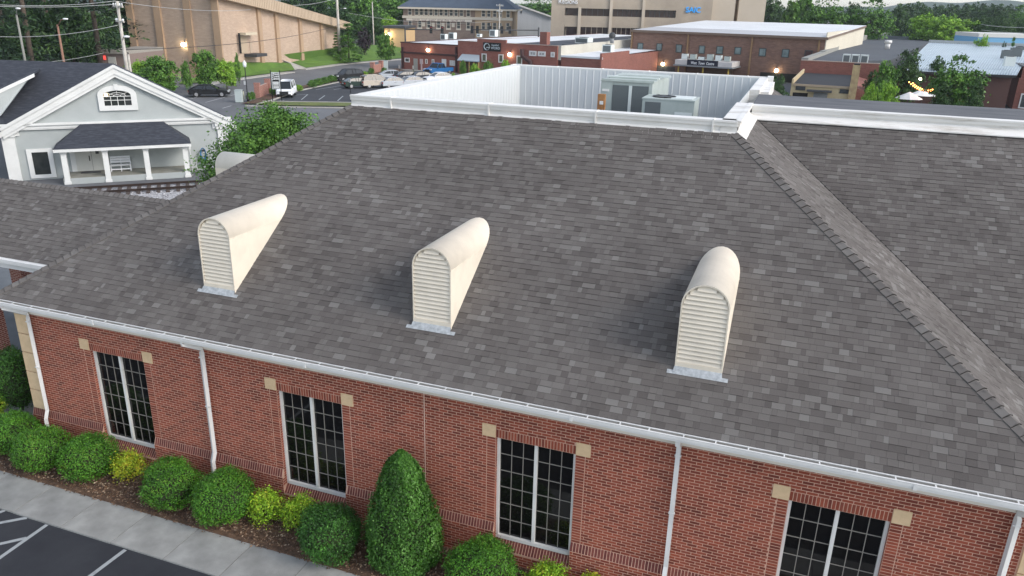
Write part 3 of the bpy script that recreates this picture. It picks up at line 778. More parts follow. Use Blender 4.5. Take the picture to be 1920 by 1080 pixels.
def shrub(name, label, cat, x, y, m, rx, ry, rz, n, leaf, seed, z=.07, group=None, **kw):
    t = thing(name, label, cat, (x, y, z), random.uniform(0, 6) if not kw.get('cone') else 0, group)
    link('foliage', shrub_mesh('foliage', m, rx, ry, rz, n, leaf, seed, **kw), t)
    c = MB()  # solid dark core paints the shade inside the leaves; thin branches follow
    if kw.get('cone'): c.tube([(0, 0, 0), (0, 0, rz*.3), (0, 0, rz*.8), (0, 0, rz*1.4), (0, 0, rz*1.85)], [rx*.62, rx*.84, rx*.80, rx*.54, rx*.1], 12)
    elif name != 'golden_shrub':
        c.ball((0, 0, rz), rx*.86, 12, 8, sz=rz/rx)
    for a in range(5):
        q = a*1.3; c.tube([(0, 0, 0), (math.cos(q)*rx*.4, math.sin(q)*ry*.4, rz*.8), (math.cos(q)*rx*.6, math.sin(q)*ry*.6, rz*1.3)], [.02, .012, .005], 5)
    c.build('shade_core_branches', CORE, t)
    return t
BL_ = [ # centre of the plant in the survey photo, height of that centre, width
    ('tall rounded dark shrub left of the tan quoined corner', 32, 716, .95, LF_CON, .55, .55, .95, 9000, .030),
    ('clipped green shrub at the left picture edge just in front of the building corner', 22, 812, .52, LF_BOX, .64, .62, .52, 12000, .022),
    ('large clipped round shrub under the leftmost downspout', 78, 843, .52, LF_BOX, .70, .66, .54, 13000, .022),
    ('clipped round shrub between the leftmost window and its golden neighbour', 166, 858, .52, LF_BOX, .64, .64, .54, 12000, .022),
    ('clipped round shrub just right of the leftmost window, left of a downspout', 320, 909, .54, LF_BOX, .66, .64, .57, 13000, .022),
    ('clipped round shrub in front of the second downspout from the left', 421, 938, .54, LF_BOX, .69, .66, .60, 14000, .022),
    ('darker clipped shrub left of the tall conical evergreen', 618, 1001, .54, LF_BOXD, .73, .70, .58, 15000, .024),
    ('clipped round shrub right of the tall conical evergreen, under the third window', 901, 1068, .54, LF_BOX, .75, .70, .56, 16000, .022)]
for i, (lab, u, v, zc, m, rx, ry, rz, n, lf) in enumerate(BL_):
    p = G(u, v, zc+.07)
    shrub('round_shrub', lab, 'shrub', p.x, min(p.y, -.62) if i else p.y, m, rx, ry, rz, n, lf, 40+i, group='clipped shrubs along the brick wall')
shrub('round_shrub', 'yellowish green shrub peeking in at the far left edge by the drive', 'shrub', -16.0, .2, LF_LIME, .5, .5, .45, 5000, .03, 66)
for i, (u, v, m, r, h, lab) in enumerate([
    (241, 874, LF_YEL, .38, .36, 'small golden yellow shrub alone between two clipped green shrubs'),
    (498, 950, LF_LIME, .38, .38, 'golden green shrub left of its twin under the second window'),
    (560, 960, LF_LIME, .42, .36, 'lime green shrub touching the darker clipped shrub'),
    (1027, 1085, LF_LIME, .42, .32, 'golden green shrub under the right half of the third window'),
    (1110, 1098, LF_YEL, .26, .26, 'small golden shrub at the bottom edge right of the third window')]):
    p = G(u, v, h+.07)
    shrub('golden_shrub', lab, 'shrub', p.x, min(-.45, p.y), m, r, r, h, 2900, .028, 80+i, group='golden shrubs along the brick wall', rough=.16, jit=.9, lump=.24, lf=8)
shrub('conical_evergreen', 'tall conical broadleaf evergreen against the brick wall between the second and third windows', 'shrub', -1.84, -.80, LF_CON, .80, .70, 1.42, 34000, .030, 99, cone=1, rough=.07, jit=.8, lump=.13, lf=7)

# ================================================================ TREES
def blob_leaves(blobs, n, leaf, seed, m, up=.5, clump=260):
    r = np.random.RandomState(seed); B = np.array(blobs); w = (B[:, 3]*B[:, 4]*B[:, 5])**(2/3); w /= w.sum()
    # clump centres on the blobs' shells
    k = r.choice(len(B), clump, p=w); P = r.normal(size=(clump, 3)); P /= np.linalg.norm(P, axis=1)[:, None]
    rad_ = r.uniform(.55, 1.05, clump)[:, None]
    CC = B[k, :3]+P*B[k, 3:]*rad_; CT = r.uniform(.1, .9, clump); CS = (B[k, 3:].mean(1))*r.uniform(.16, .34, clump)
    i = r.randint(0, clump, n); Q = r.normal(size=(n, 3))*np.array([1, 1, .6])
    C = CC[i]+Q*CS[i][:, None]*.62
    Nn = P[i]*.6+r.normal(size=(n, 3))*.7+np.array([0, 0, up]); Nn /= np.linalg.norm(Nn, axis=1)[:, None]
    tone = CT[i]*.75+.1+r.normal(size=n)*.12
    return qmesh('crown', quads(C, Nn, r.uniform(.6, 1.35, n)*leaf, .6, tone), tone, m)
def trunk_mb(h, r0, limbs, seed, spread=.35):
    r = random.Random(seed); mb = MB()
    mb.tube([(0, 0, -.2), (r.uniform(-.1, .1), r.uniform(-.1, .1), h*.3), (r.uniform(-.2, .2), r.uniform(-.2, .2), h*.6), (0, 0, h*.85)], [r0, r0*.8, r0*.5, r0*.15], 8)
    for i in range(limbs):
        a = r.uniform(0, 6.28); z0 = h*r.uniform(.25, .55); l = h*spread*r.uniform(.7, 1.1)
        mb.tube([(0, 0, z0), (math.cos(a)*l*.5, math.sin(a)*l*.5, z0+l*.45), (math.cos(a)*l, math.sin(a)*l, z0+l*.8)], [r0*.4, r0*.25, r0*.06], 6)
    return mb
def decid(seed, R, H, base, m, n=5200, leaf=.22, blobs=9, clump=260):
    r = random.Random(seed); B = [(0, 0, (H+base)/2, R*.72, R*.72, (H-base)/2*.86)]
    for i in range(blobs):
        a = r.uniform(0, 6.28); q = R*r.uniform(.35, .62); z = base+(H-base)*r.uniform(.2, .8)
        s = R*r.uniform(.28, .46); B.append((math.cos(a)*q, math.sin(a)*q, z, s, s, s*.8))
    B.append((0, 0, H-R*.35, R*.42, R*.42, R*.35))
    return blob_leaves(B, n, leaf, seed, m, clump=clump)
def pine_mesh(seed, R, H, base, m, n=4200, leaf=.28):
    r = np.random.RandomState(seed); nl = int((H-base)/.9); C = []; Nn = []; T = []
    for l in range(nl):
        z = base+(H-base)*l/nl; rr = R*(1-.8*l/nl)*r.uniform(.7, 1.1)
        for b in range(r.randint(4, 7)):
            a = r.uniform(0, 6.28); k = max(8, int(n/(nl*5.5))); s = np.sqrt(r.uniform(.05, 1, k))*rr
            c = np.stack([np.cos(a)*s, np.sin(a)*s, z-s*.16+r.normal(size=k)*.12], 1)+r.normal(size=(k, 3))*np.array([.3, .3, .12])*(.4+s[:, None]/max(rr, .1)*.8)
            C.append(c); Nn.append(np.array([0, 0, 1])+r.normal(size=(k, 3))*.45); T.append(np.full(k, r.uniform(.15, .85))+r.normal(size=k)*.12)
    C = np.concatenate(C); Nn = np.concatenate(Nn); Nn /= np.linalg.norm(Nn, axis=1)[:, None]; T = np.concatenate(T)
    return qmesh('crown', quads(C, Nn, r.uniform(.6, 1.3, len(C))*leaf, .35, T), T, m)
TR = {}
def tree_proto(kind):
    if kind in TR: return TR[kind]
    if kind == 'mid': d = (decid(1, 4.2, 9, .5, LF_TREE, n=7500), trunk_mb(8, .26, 6, 1).mesh('trunk', TRUNK))
    elif kind == 'mid2': d = (decid(2, 4.6, 10.5, 1.0, LF_TREE, blobs=12, n=7500), trunk_mb(9, .28, 6, 2).mesh('trunk', TRUNK))
    elif kind == 'dark': d = (decid(3, 4.6, 11, .8, LF_DARK, blobs=12, n=7500), trunk_mb(9, .3, 6, 3).mesh('trunk', TRUNK))
    elif kind == 'dark2': d = (decid(4, 5.2, 12, 1.2, LF_DARK, blobs=14, clump=340, n=9000), trunk_mb(10, .3, 6, 4).mesh('trunk', TRUNK))
    elif kind == 'light': d = (decid(5, 5.0, 9.5, .4, LF_LIGHT, blobs=12, n=9000), trunk_mb(8, .26, 6, 5).mesh('trunk', TRUNK))
    elif kind == 'bush': d = (decid(6, 2.4, 3.4, .1, LF_TREE, n=4200, leaf=.13, blobs=8), trunk_mb(2.6, .08, 5, 6).mesh('trunk', TRUNK))
    elif kind == 'bushl': d = (decid(7, 2.0, 3.0, .1, LF_LIGHT, n=3600, leaf=.13, blobs=8), trunk_mb(2.4, .08, 5, 7).mesh('trunk', TRUNK))
    elif kind == 'purple': d = (decid(8, 2.6, 6.5, .6, LF_PURP, n=4200, leaf=.16, blobs=7), trunk_mb(5, .15, 5, 8).mesh('trunk', TRUNK))
    elif kind == 'pine': d = (pine_mesh(9, 4.4, 19, 3.5, LF_PINE), MB().tube([(0, 0, -.2), (.1, .1, 9), (0, 0, 18.6)], [.3, .22, .05], 7).mesh('trunk', TRUNK))
    elif kind == 'pine2': d = (pine_mesh(10, 4.8, 22, 6, LF_PINE), MB().tube([(0, 0, -.2), (-.2, .1, 10), (0, 0, 21.5)], [.32, .24, .05], 7).mesh('trunk', TRUNK))
    elif kind == 'cone': d = (pine_mesh(12, 3.6, 9.5, .3, LF_TREE, n=5200, leaf=.26), MB().tube([(0, 0, -.2), (0, 0, 9)], [.2, .04], 7).mesh('trunk', TRUNK))
    TR[kind] = d; return d
SZ = dict(mid=(4.6, 9), mid2=(5, 10.5), dark=(5, 11), dark2=(5.7, 12), light=(5.5, 9.5), bush=(2.6, 3.5), bushl=(2.2, 3.1), purple=(2.8, 6.5), pine=(4.4, 19), pine2=(4.8, 22), cone=(3.8, 9.6))
def tree(kind, pos, label, h=None, w=None, z=0, name=None, group=None, cat='tree'):
    cm, tm = tree_proto(kind); R0, H0 = SZ[kind]
    sz = (h/H0) if h else 1; sx = (w/2/R0) if w else sz
    t = thing(name or {'pine': 'pine_tree', 'pine2': 'pine_tree', 'cone': 'conical_tree', 'bush': 'bush', 'bushl': 'bush'}.get(kind, 'broadleaf_tree'), label, cat, (pos.x, pos.y, z), random.uniform(0, 6.28), group)
    link('crown', cm, t); link('trunk', tm, t); t.scale = (sx, sx, sz)
    return t
def tree_px(kind, u, vtop, D, wpx, label, z=0, **kw):
    """tree whose top is seen at (u, vtop), crown width wpx pixels, at distance D"""
    p = AT(u, vtop, D); return tree(kind, p, label, h=p.z-z, w=wpx/1500*D*1.02, z=z, **kw)
# ================================================================ GREY GABLE HOUSE
def local_fac(F, name, label, cat, group=None, z=0):
    return thing(name, label, cat, (F.o.x, F.o.y, z), F.rot, group)
STUC = mat('grey_stucco', lin(.40, .43, .43), lin(.35, .38, .38), .6, .9, bump=.3, bscale=60)
SLATE = mat('blue_black_shingle', lin(.030, .034, .046), lin(.070, .078, .095), 1, .85, stretch=(2.2, 2.2, 14), contrast=(.45, .8))
DARKIN = mat('dark_interior_glass', lin(.02, .025, .024), lin(.045, .05, .05), .8, .12)
DOORW = mat('door_white', lin(.62, .62, .58), lin(.56, .56, .52), 1, .5)
TRIMW = mat('house_trim', lin(.72, .73, .72), lin(.64, .65, .64), 1, .5)
H = Fac(G(125, 345, .05), 46)
hs = local_fac(H, 'gable_house', 'grey stucco gable house with white trim, blue black roof and columned porch', 'house')
def hp(u, v, off): return H.P(u, v, off)
GO = 2.2      # gable wall plane behind the porch front
def HV3(u, v, off): s, z = H.P(u, v, off); return Vector((s, off, z))
apx = HV3(212, 122, GO-.35); eR = HV3(443, 229, GO-.35); eL = Vector((2*apx.x-eR.x, GO-.35, eR.z))
wl, wr = -3.35, 10.35; wt = 3.35
b = MB(); b.face([(wl, GO, 0), (wr, GO, 0), (wr, GO, wt), (apx.x, GO, apx.z-.35), (wl, GO, wt)])
b.face([(wr, GO, 0), (wr, GO+.9, 0), (wr, GO+.9, wt), (wr, GO, wt)]); b.face([(wl, GO+.9, 0), (wl, GO, 0), (wl, GO, wt), (wl, GO+.9, wt)])
b.build('wall', STUC, hs)
MB().box(wl+.4, wr-2, GO+.91, GO+7, 0, 3).build('rear_block', STUC, hs)
rf = MB(); bk = GO+.9; apB = Vector((apx.x, bk, apx.z)); eRB = Vector((eR.x, bk, eR.z)); eLB = Vector((eL.x, bk, eL.z))
def thick(mb, pts, t=.16):
    mb.prism(pts, vec=(0, 0, -t))
thick(rf, [apx, eR, eRB, apB][::-1]); thick(rf, [apx, apB, eLB, eL][::-1]); rf.build('roof', SLATE, hs)
# side wing roof seen left of the gable: ridge runs off to the left
A0 = AT(214, 119, 66); B0 = G(-60, 110, A0.z+.15); E0 = AT(-60, 262, 57)
la, lb, le = H.L(A0), H.L(B0), H.L(E0)
lw = H.L(G(20, 240, 3.5)) ; lw.y = GO+.4; lw.x = eL.x+.6
w_ = MB(); back = Vector((0, 9, -3.5))
w_.prism([la, lb, le, lw], vec=(0, 0, -.16)); w_.face([la, la+back, lb+back, lb][::-1]); w_.build('wing_roof', SLATE, hs)
# small cross gable at the far left
g1, g2, g3 = AT(58, 141, 63.5), AT(-50, 192, 61), AT(2, 216, 61.5)
gl = [H.L(q) for q in (g1, g2, g3)]; g4 = H.L(AT(-50, 262, 60.5))
c = MB(); c.face([gl[0], gl[1], g4, gl[2]]); c.face([gl[0], gl[2], gl[2]+Vector((0, 1, 0)), gl[0]+Vector((0, 1, 0))]); c.build('cross_gable_wall', STUC, hs)
d = (gl[1]-gl[0]).normalized()
c = MB(); p = gl[0]-d*.25+Vector((0, -.12, .02)); q = gl[1]+Vector((0, -.12, .02))
c.prism([p, q, q+Vector((0, .35, 0)), p+Vector((0, .35, 0))], vec=(0, 0, -.22)); c.build('cross_gable_rake', TRIMW, hs)
c = MB(); c.prism([p+Vector((0, .36, .03)), q+Vector((0, .36, .03)), q+Vector((0, 5, .03)), p+Vector((0, 5, .03))], vec=(0, 0, -.12)); c.build('cross_gable_roof', SLATE, hs)
# rake boards, cornice return, pilasters
t = MB()
def board(mb, a, b, wdt, y0, y1):
    a = Vector(a); b = Vector(b)
    mb.prism([(a.x, y0, a.z), (b.x, y0, b.z), (b.x, y1, b.z), (a.x, y1, a.z)], vec=(0, 0, -wdt))
y0, y1 = GO-.38, GO-.30
for e in (eR, eL):
    board(t, (apx.x, 0, apx.z+.03), (e.x, 0, e.z+.03), .20, y0-.06, y1-.08)
    board(t, (apx.x, 0, apx.z-.15), (e.x, 0, e.z-.15), .42, y0+.02, y1)
    board(t, (apx.x, 0, apx.z-.55), (e.x+(.35 if e is eL else -.35), 0, e.z-.35), .22, y1, GO-.001)
t.build('rake_board', TRIMW, hs)
f = MB(); f.box(wl-.25, wr+.25, GO-.16, GO-.002, 3.32, 3.72); f.box(wl-.35, wr+.35, GO-.30, GO-.161, 3.60, 3.74); f.box(wl-.3, wr+.3, GO-.2, GO-.161, 3.4, 3.46)
f.build('cornice', TRIMW, hs)
for a, b2 in ((wr-.62, wr+.12), (wl-.12, wl+.62)):
    p = MB(); p.box(a, b2, GO-.12, GO-.003, 0, 2.9); p.box(a-.06, b2+.06, GO-.2, GO-.003, 2.9, 3.12); p.box(a-.14, b2+.14, GO-.26, GO-.003, 3.12, 3.319)
    s = a-.3 if a > 0 else b2
    p.box(s, s+.3, GO-.1, GO-.003, 2.95, 3.319); p.build('pilaster', TRIMW, hs)
# arched window
ax0, az0 = H.P(187, 208, GO-.1); ax1, az1 = H.P(253, 160, GO-.1); axc = (ax0+ax1)/2; aw = (ax1-ax0)/2; zb, zt = az0, 6.05; zs = zb+(zt-zb)*.62
fm = MB(); N_ = 12
def arch(w, z0, zs, zt): return [(-w, z0), (w, z0)] + [(w*math.cos(math.pi*i/N_), zs+(zt-zs)*math.sin(math.pi*i/N_)) for i in range(N_+1)]
o_ = arch(aw, zb, zs, zt); i_ = arch(aw*.70, zb+.32, zs-.02, zt-.34)
for k in range(len(o_)):
    k2 = (k+1) % len(o_); y = GO-.14
    P4 = [(axc+o_[k][0], y, o_[k][1]), (axc+o_[k2][0], y, o_[k2][1]), (axc+i_[k2][0], y, i_[k2][1]), (axc+i_[k][0], y, i_[k][1])]
    fm.face(P4); fm.face([(axc+o_[k][0], GO, o_[k][1]), (axc+o_[k2][0], GO, o_[k2][1]), P4[1], P4[0]]); fm.face([P4[3], P4[2], (axc+i_[k2][0], GO, i_[k2][1]), (axc+i_[k][0], GO, i_[k][1])])
fm.box(axc-.12, axc+.12, GO-.19, GO-.1, zt-.3, zt+.08)
aw_o = fm.build('arched_window', TRIMW, hs)
MB().face([(axc+x, GO-.03, z) for x, z in i_]).build('pane', DARKIN, aw_o)
mu = MB(); iw = aw*.70; ib, it = zb+.32, zt-.34; mz = lambda a_, b_: None
for x in (-.5, 0, .5): mu.box(axc+x*iw-.018, axc+x*iw+.018, GO-.07, GO-.035, ib, zs-.1)
mu.box(axc-iw, axc+iw, GO-.072, GO-.034, zs-.12, zs-.08); mu.box(axc-iw, axc+iw, GO-.072, GO-.034, ib+.33, ib+.37)
for rr in (.28, .62):
    mu.tube([(axc+iw*rr*math.cos(math.pi*i/10), GO-.05, zs-.1+(it-zs+.1)*rr*math.sin(math.pi*i/10)) for i in range(11)], .02, 4)
for a_ in (40, 90, 140):
    q = rad(a_); mu.tube([(axc+iw*.28*math.cos(q), GO-.05, zs-.1+(it-zs+.1)*.28*math.sin(q)), (axc+iw*.98*math.cos(q), GO-.05, zs-.1+(it-zs+.1)*.98*math.sin(q))], .018, 4)
mu.build('muntin', TRIMW, aw_o)
lampm = mat('warm_lamp', lin(1, .7, .3), rough=.5, emit=lin(1, .72, .32), estr=4)
MB().ball((axc-iw*.8, GO-.035, zs-.0), .11, 8, 5).build('interior_lamp', lampm, aw_o)
# front window
s0, z1 = H.P(48, 280, GO-.06); s1, _ = H.P(97, 278, GO-.06); z0 = .12
wf = MB(); fw = .28; wf.box(s0, s1, GO-.1, GO-.002, z0, z0+fw*.8); wf.box(s0, s1, GO-.1, GO-.002, z1-fw*.8, z1); wf.box(s0, s0+fw, GO-.1, GO-.002, z0+fw*.8, z1-fw*.8); wf.box(s1-fw, s1, GO-.1, GO-.002, z0+fw*.8, z1-fw*.8)
wo_ = wf.build('window', TRIMW, hs); MB().box(s0+fw, s1-fw, GO-.03, GO-.003, z0+fw*.8, z1-fw*.8).build('pane', DARKIN, wo_)
# porch
ph = MB(); ph.box(-.15, 7.65, 0, GO, 0, .42); ph.build('porch_floor', mat('porch_concrete', lin(.26, .26, .23), lin(.2, .2, .17), 2, .9), hs)
ph = MB(); ph.box(-.12, 7.62, -.012, -.001, .0, .40); ph.build('porch_skirt', STUC, hs)
PR = MB(); ez = 2.36
e0, e1, e2, e3 = Vector((-.42, -.3, ez)), Vector((7.82, -.3, ez)), Vector((6.15, GO-.17, 3.66)), Vector((1.3, GO-.17, 3.66))
PR.face([e0, e1, e2, e3]); PR.face([e1, Vector((7.82, GO-.0, ez)), e2]); PR.face([Vector((-.42, GO, ez)), e0, e3]); PR.build('porch_roof', SLATE, hs)
pf_ = MB(); pf_.box(-.42, 7.82, -.31, -.22, ez-.20, ez-.012); pf_.box(-.42, -.33, -.219, GO, ez-.20, ez-.012); pf_.box(7.73, 7.82, -.219, GO, ez-.20, ez-.012); pf_.box(-.33, 7.73, -.219, GO, ez-.12, ez-.1)
pf_.build('porch_fascia', TRIMW, hs)
for s in (.1, 2.5, 4.95, 7.4):
    c = MB(); c.box(s-.16, s+.16, -.06, .26, .0, ez-.2); c.box(s-.2, s+.2, -.10, .30, ez-.34, ez-.201); c.box(s-.2, s+.2, -.1, .3, .02, .2); c.build('porch_column', TRIMW, hs)
MB().tube([(7.72, -.3, ez-.2), (7.68, -.1, ez-.5), (7.68, -.08, .1)], .05, 6).build('downspout', TRIMW, hs)
dr = MB(); dr.box(.55, 2.42, GO-.06, GO-.002, .42, 2.12); dro = dr.build('double_door', DOORW, hs)
MB().box(1.52, 1.535, GO-.07, GO-.061, .45, 2.1).build('door_gap', DGREY, dro); MB().box(1.36, 1.42, GO-.11, GO-.061, 1.1, 1.45).build('handle', BLACK, dro)
MB().box(1.80, 2.0, GO-.075, GO-.061, 1.55, 1.85).build('door_notice', DGREY, dro)
fm = MB(); fm.box(.25, .549, GO-.08, GO-.001, .42, 2.3); fm.box(2.421, 2.55, GO-.08, GO-.001, .42, 2.3); fm.box(.549, 2.421, GO-.08, GO-.001, 2.121, 2.3); fm.build('door_frame', TRIMW, hs)
MB().box(.8, 2.0, GO-.9, GO-.3, .421, .44).build('doormat', DGREY, hs)
# bench on the porch
bn = thing('bench', 'white wooden bench on the porch between the second and third columns', 'bench', H.o+H.d*3.25+H.n*1.45+Vector((0, 0, .421)), H.rot)
BW = mat('bench_white', lin(.75, .77, .8), rough=.5)
for i in range(3): MB().box(-.62, .62, -.05+i*.16-.16, .08+i*.16-.16, .40, .43).build('seat_plank', BW, bn)
for i in range(3): MB().box(-.62, .62, .33, .36, .52+i*.16, .65+i*.16).build('back_plank', BW, bn)
for s in (-.62, 0, .58):
    for y in (-.2, .3): MB().box(s, s+.05, y, y+.05, 0, .95 if y > 0 else .42).build('leg', BW, bn)
MB().box(-.62, .62, -.18, -.15, .12, .2).build('stretcher', BW, bn)
# blue hose
hz = MB(); base = Vector((8.6, GO-.22, 0))
for k in range(9):
    rr = .16+.012*k; n = 20
    hz.tube([base+Vector((math.cos(2*math.pi*i/n)*rr*.8, -.02*k*.6, 1.25+math.sin(2*math.pi*i/n)*rr*(2.2)-.1*k*.2)) for i in range(n+1)], .016, 5)
hose = thing('garden_hose', 'blue garden hose coiled on the wall right of the porch', 'hose', H.o, H.rot)
hz.build('coil', mat('hose_blue', lin(.02, .13, .30), rough=.4), hose); MB().box(8.5, 8.7, GO-.2, GO-.001, 1.38, 1.46).build('hanger', DGREY, hose)
# ---- railway in front
r1a, r1b = G(150, 351, .62), G(395, 337, .62); dR = (r1b-r1a); dR.z = 0; dR.normalize(); nR = Vector((-dR.y, dR.x, 0))
if nR.dot(CP-r1a) < 0: nR = -nR
r1a = Vector((r1a.x, r1a.y, 0))
GRAV = mat('white_ballast', lin(.50, .50, .52), lin(.22, .22, .23), 14, .95, bump=1, bscale=30)
rail_t = thing('railway_track', 'railway track with dark rails on pale ballast in front of the porch', 'railway', r1a, math.atan2(dR.y, dR.x))
sgn = 1 if Vector((-dR.y, dR.x, 0)).dot(nR) > 0 else -1
b = MB(); L0, L1 = -25, 7.6
prof = [(-1.1, 0), (-.5, .42), (2.0, .42), (3.4, 0)]
for (a, za), (c, zc) in zip(prof[:-1], prof[1:]): b.face([(L0, sgn*a, za), (L1, sgn*a, za), (L1, sgn*c, zc), (L0, sgn*c, zc)])
b.build('ballast', GRAV, rail_t)
RUST = mat('rail_rust', lin(.045, .028, .022), lin(.03, .02, .018), 4, .7)
for y in (0, 1.45):
    r_ = MB(); y_ = sgn*y; r_.box(L0, L1, y_-.07, y_+.07, .50, .515); r_.box(L0, L1, y_-.012, y_+.012, .5151, .60); r_.box(L0, L1, y_-.035, y_+.035, .6001, .64); r_.build('rail', RUST, rail_t)
tm = MB().box(-.11, .11, -.55 if sgn > 0 else -2.0, 2.0 if sgn > 0 else .55, .38, .50).mesh('sleeper', mat('sleeper_wood', lin(.06, .045, .038), lin(.10, .08, .07), 5, .9))
x = L0+.3
while x < L1: link('sleeper', tm, rail_t, loc=(x+random.uniform(-.03, .03), 0, 0)); x += .56
c_ = MB()
for i in range(3500):
    x, y = random.uniform(-8, 9), random.uniform(.1, 3.2); z = .43 if y < 2 else .43-(y-2)*.3; s = random.uniform(.02, .045)
    c_.box(x-s, x+s, sgn*y-s, sgn*y+s, z-.02, z+s*.6, tone=random.random(), M=None)
c_.build('ballast_stones', mat('stone_chips', lin(1, 1, 1), tones=[lin(.15, .15, .16), lin(.38, .38, .4), lin(.62, .62, .64)]), rail_t, kind='stuff')
# tree and plants between house and roof
def local_tree():
    p = AT(508, 250, 40)
    t = thing('broadleaf_tree', 'bright green leafy tree just behind the left hip of the shingle roof', 'tree', (p.x, p.y, 0), 0)
    B = [(0, 0, 4.6, 2.5, 2.5, 2.1), (1.1, -.1, 5.6, 1.4, 1.4, 1.2), (-2.0, -.8, 3.9, 1.5, 1.5, 1.3), (2.3, .7, 5.1, 1.5, 1.5, 1.0), (-2.7, .2, 3.1, 1.1, 1.1, 1.0), (.3, .2, 6.3, .8, .8, .7), (3.2, 1.0, 5.5, .7, .7, .5), (-1.2, 0, 5.3, 1.1, 1.1, .9)]
    link('crown', blob_leaves(B, 34000, .068, 21, LF_TREE, clump=900), t); trunk_mb(5.2, .15, 8, 21).build('trunk', TRUNK, t)
local_tree()

# ================================================================ STREET, LAWNS
def gp(L): return [tuple(G(u, v, z)) for u, v, z in L]
kerb = [(335, 157, .12), (400, 153, .12), (440, 145.5, .12), (500, 138, .12), (553, 131, .12)]
kerb2 = [(574, 127, .12), (640, 118.5, .12), (700, 113, .12), (765, 108, .12)]
sheet('grass_slope', gp(kerb+[(545, 119, .9), (480, 108, 2.0), (450, 108, 2.3), (432, 117, 2.2), (415, 122, 1.9), (378, 142, .7), (340, 152, .2)]), GRASSM)
sheet('grass_slope', gp(kerb2+[(765, 90, 1.2), (700, 84, 2.4), (612, 91, 2.5), (540, 101, 2.45), (513, 106, 2.2), (545, 116, 1.0)]), GRASSM)
sheet('path', gp([(553, 131, .10), (574, 127, .10), (545, 116, .98), (513, 106, 2.18), (505, 100, 2.3), (478, 102, 2.3), (480, 108, 1.98), (545, 119, .88)]), CONCL)
def strip(name, L, w, z, m, side=1, h=.12):
    P = [G(u, v, z) for u, v in L]; mb = MB()
    for a, b in zip(P[:-1], P[1:]):
        d = (b-a).normalized(); n = Vector((-d.y, d.x, 0))*side
        mb.prism([a-d*.03, b+d*.03, b+d*.03+n*w, a-d*.03+n*w], z0=z-h)
    return mb.build(name, m, kind='structure')
strip('kerb', [(385, 160), (440, 150), (500, 142), (553, 135)], 1.5, .11, CONCL, 1)
strip('kerb', [(574, 130), (640, 121), (700, 115.5), (770, 110)], 1.5, .11, CONCL, 1)
LOT = mat('parking_asphalt', lin(.048, .052, .062), lin(.036, .04, .048), .2, .9)
sheet('customer_parking_lot', [tuple(G(u, v, .004)) for u, v in [(500, 189), (556, 170), (632, 155), (700, 144.5), (732, 137), (905, 142), (1000, 160), (1000, 215), (655, 193)]], LOT)
for a, b in (((565, 187), (577, 177)), ((598, 187), (609, 179)), ((633, 189), (643, 180)), ((592, 168), (655, 158)), ((626, 168), (655, 163)), ((555, 178), (577, 177)), ((625, 158), (655, 156)), ((745, 147), (775, 142))):
    A_, B2_ = G(*a, .006), G(*b, .006); d = (B2_-A_).normalized(); s = Vector((-d.y, d.x, 0))*.07
    MB().face([A_-s, B2_-s, B2_+s, A_+s]).build('parking_line', PAINT, kind='structure')
for a, b in (((385, 192), (445, 176)), ((417, 203), (434, 198)), ((350, 187), (385, 179)), ((460, 174), (530, 160))):
    A_, B2_ = G(*a, .004), G(*b, .004); d = (B2_-A_).normalized(); s = Vector((-d.y, d.x, 0))*.07
    MB().face([A_-s, B2_-s, B2_+s, A_+s]).build('lane_line', mat('lane_paint', lin(.42, .43, .44), rough=.8), kind='structure')
sheet('grass_verge', gp([(492, 190, .1), (660, 192.5, .1), (660, 199, .1), (515, 197, .1), (478, 195, .1)]), GRASSD)
strip('kerb', [(462, 197), (515, 199), (660, 201)], .18, .13, CONCL, -1, .13)
strip('kerb', [(492, 189), (660, 191.5)], .16, .13, CONCL, 1, .13)
sheet('shrub_bed', gp([(452, 194, .11), (470, 189, .11), (500, 178, .11), (556, 163, .11), (632, 145, .11), (640, 150, .11), (556, 169, .11), (506, 187, .11), (478, 194, .11)]), MULCH)
sheet('shrub_bed', gp([(672, 139, .11), (700, 134, .11), (745, 128, .11), (760, 132, .11), (700, 142, .11)]), MULCH)
strip('kerb', [(480, 194.5), (506, 187.5), (556, 169.5), (633, 153)], .2, .14, CONCL, -1, .14)
sheet('grass_verge', gp([(745, 133, .1), (800, 133, .1), (860, 140, .1), (800, 138, .1), (740, 136, .1)]), GRASSD)
strip('pavement', [(700, 133), (755, 129.5), (800, 132), (860, 137)], 1.2, .1, CONCL, -1, .1)
strip('kerb', [(672, 146), (700, 143), (736, 136.5), (800, 139), (862, 142)], .2, .13, CONCL, 1, .13)
# low brick walls
LBR = mat('low_wall_brick', lin(.26, .085, .06), lin(.34, .13, .095), 4, .9, brick=(.21, .075, .012, lin(.4, .28, .24)))
def lowwall(pa_, pb_, lab):
    t = thing('low_brick_wall', lab, 'wall', (pa_.x, pa_.y, 0), math.atan2(pb_.y-pa_.y, pb_.x-pa_.x)); L = math.hypot(pb_.x-pa_.x, pb_.y-pa_.y)
    for x in (0, L): MB().box(x-.32, x+.32, -.32, .32, 0, 1.75).build('pillar', LBR, t); MB().box(x-.36, x+.36, -.36, .36, 1.75, 1.83).build('cap', LBR, t)
    MB().box(.321, L-.321, -.15, .15, 0, 1.35).build('wall_panel', LBR, t)
lowwall(G(484, 184), G(503, 175), 'low red brick wall with two pillars beside the tall black sign')
lowwall(G(699, 138), G(715, 134.5), 'low red brick wall with two pillars beyond the parked black SUV')
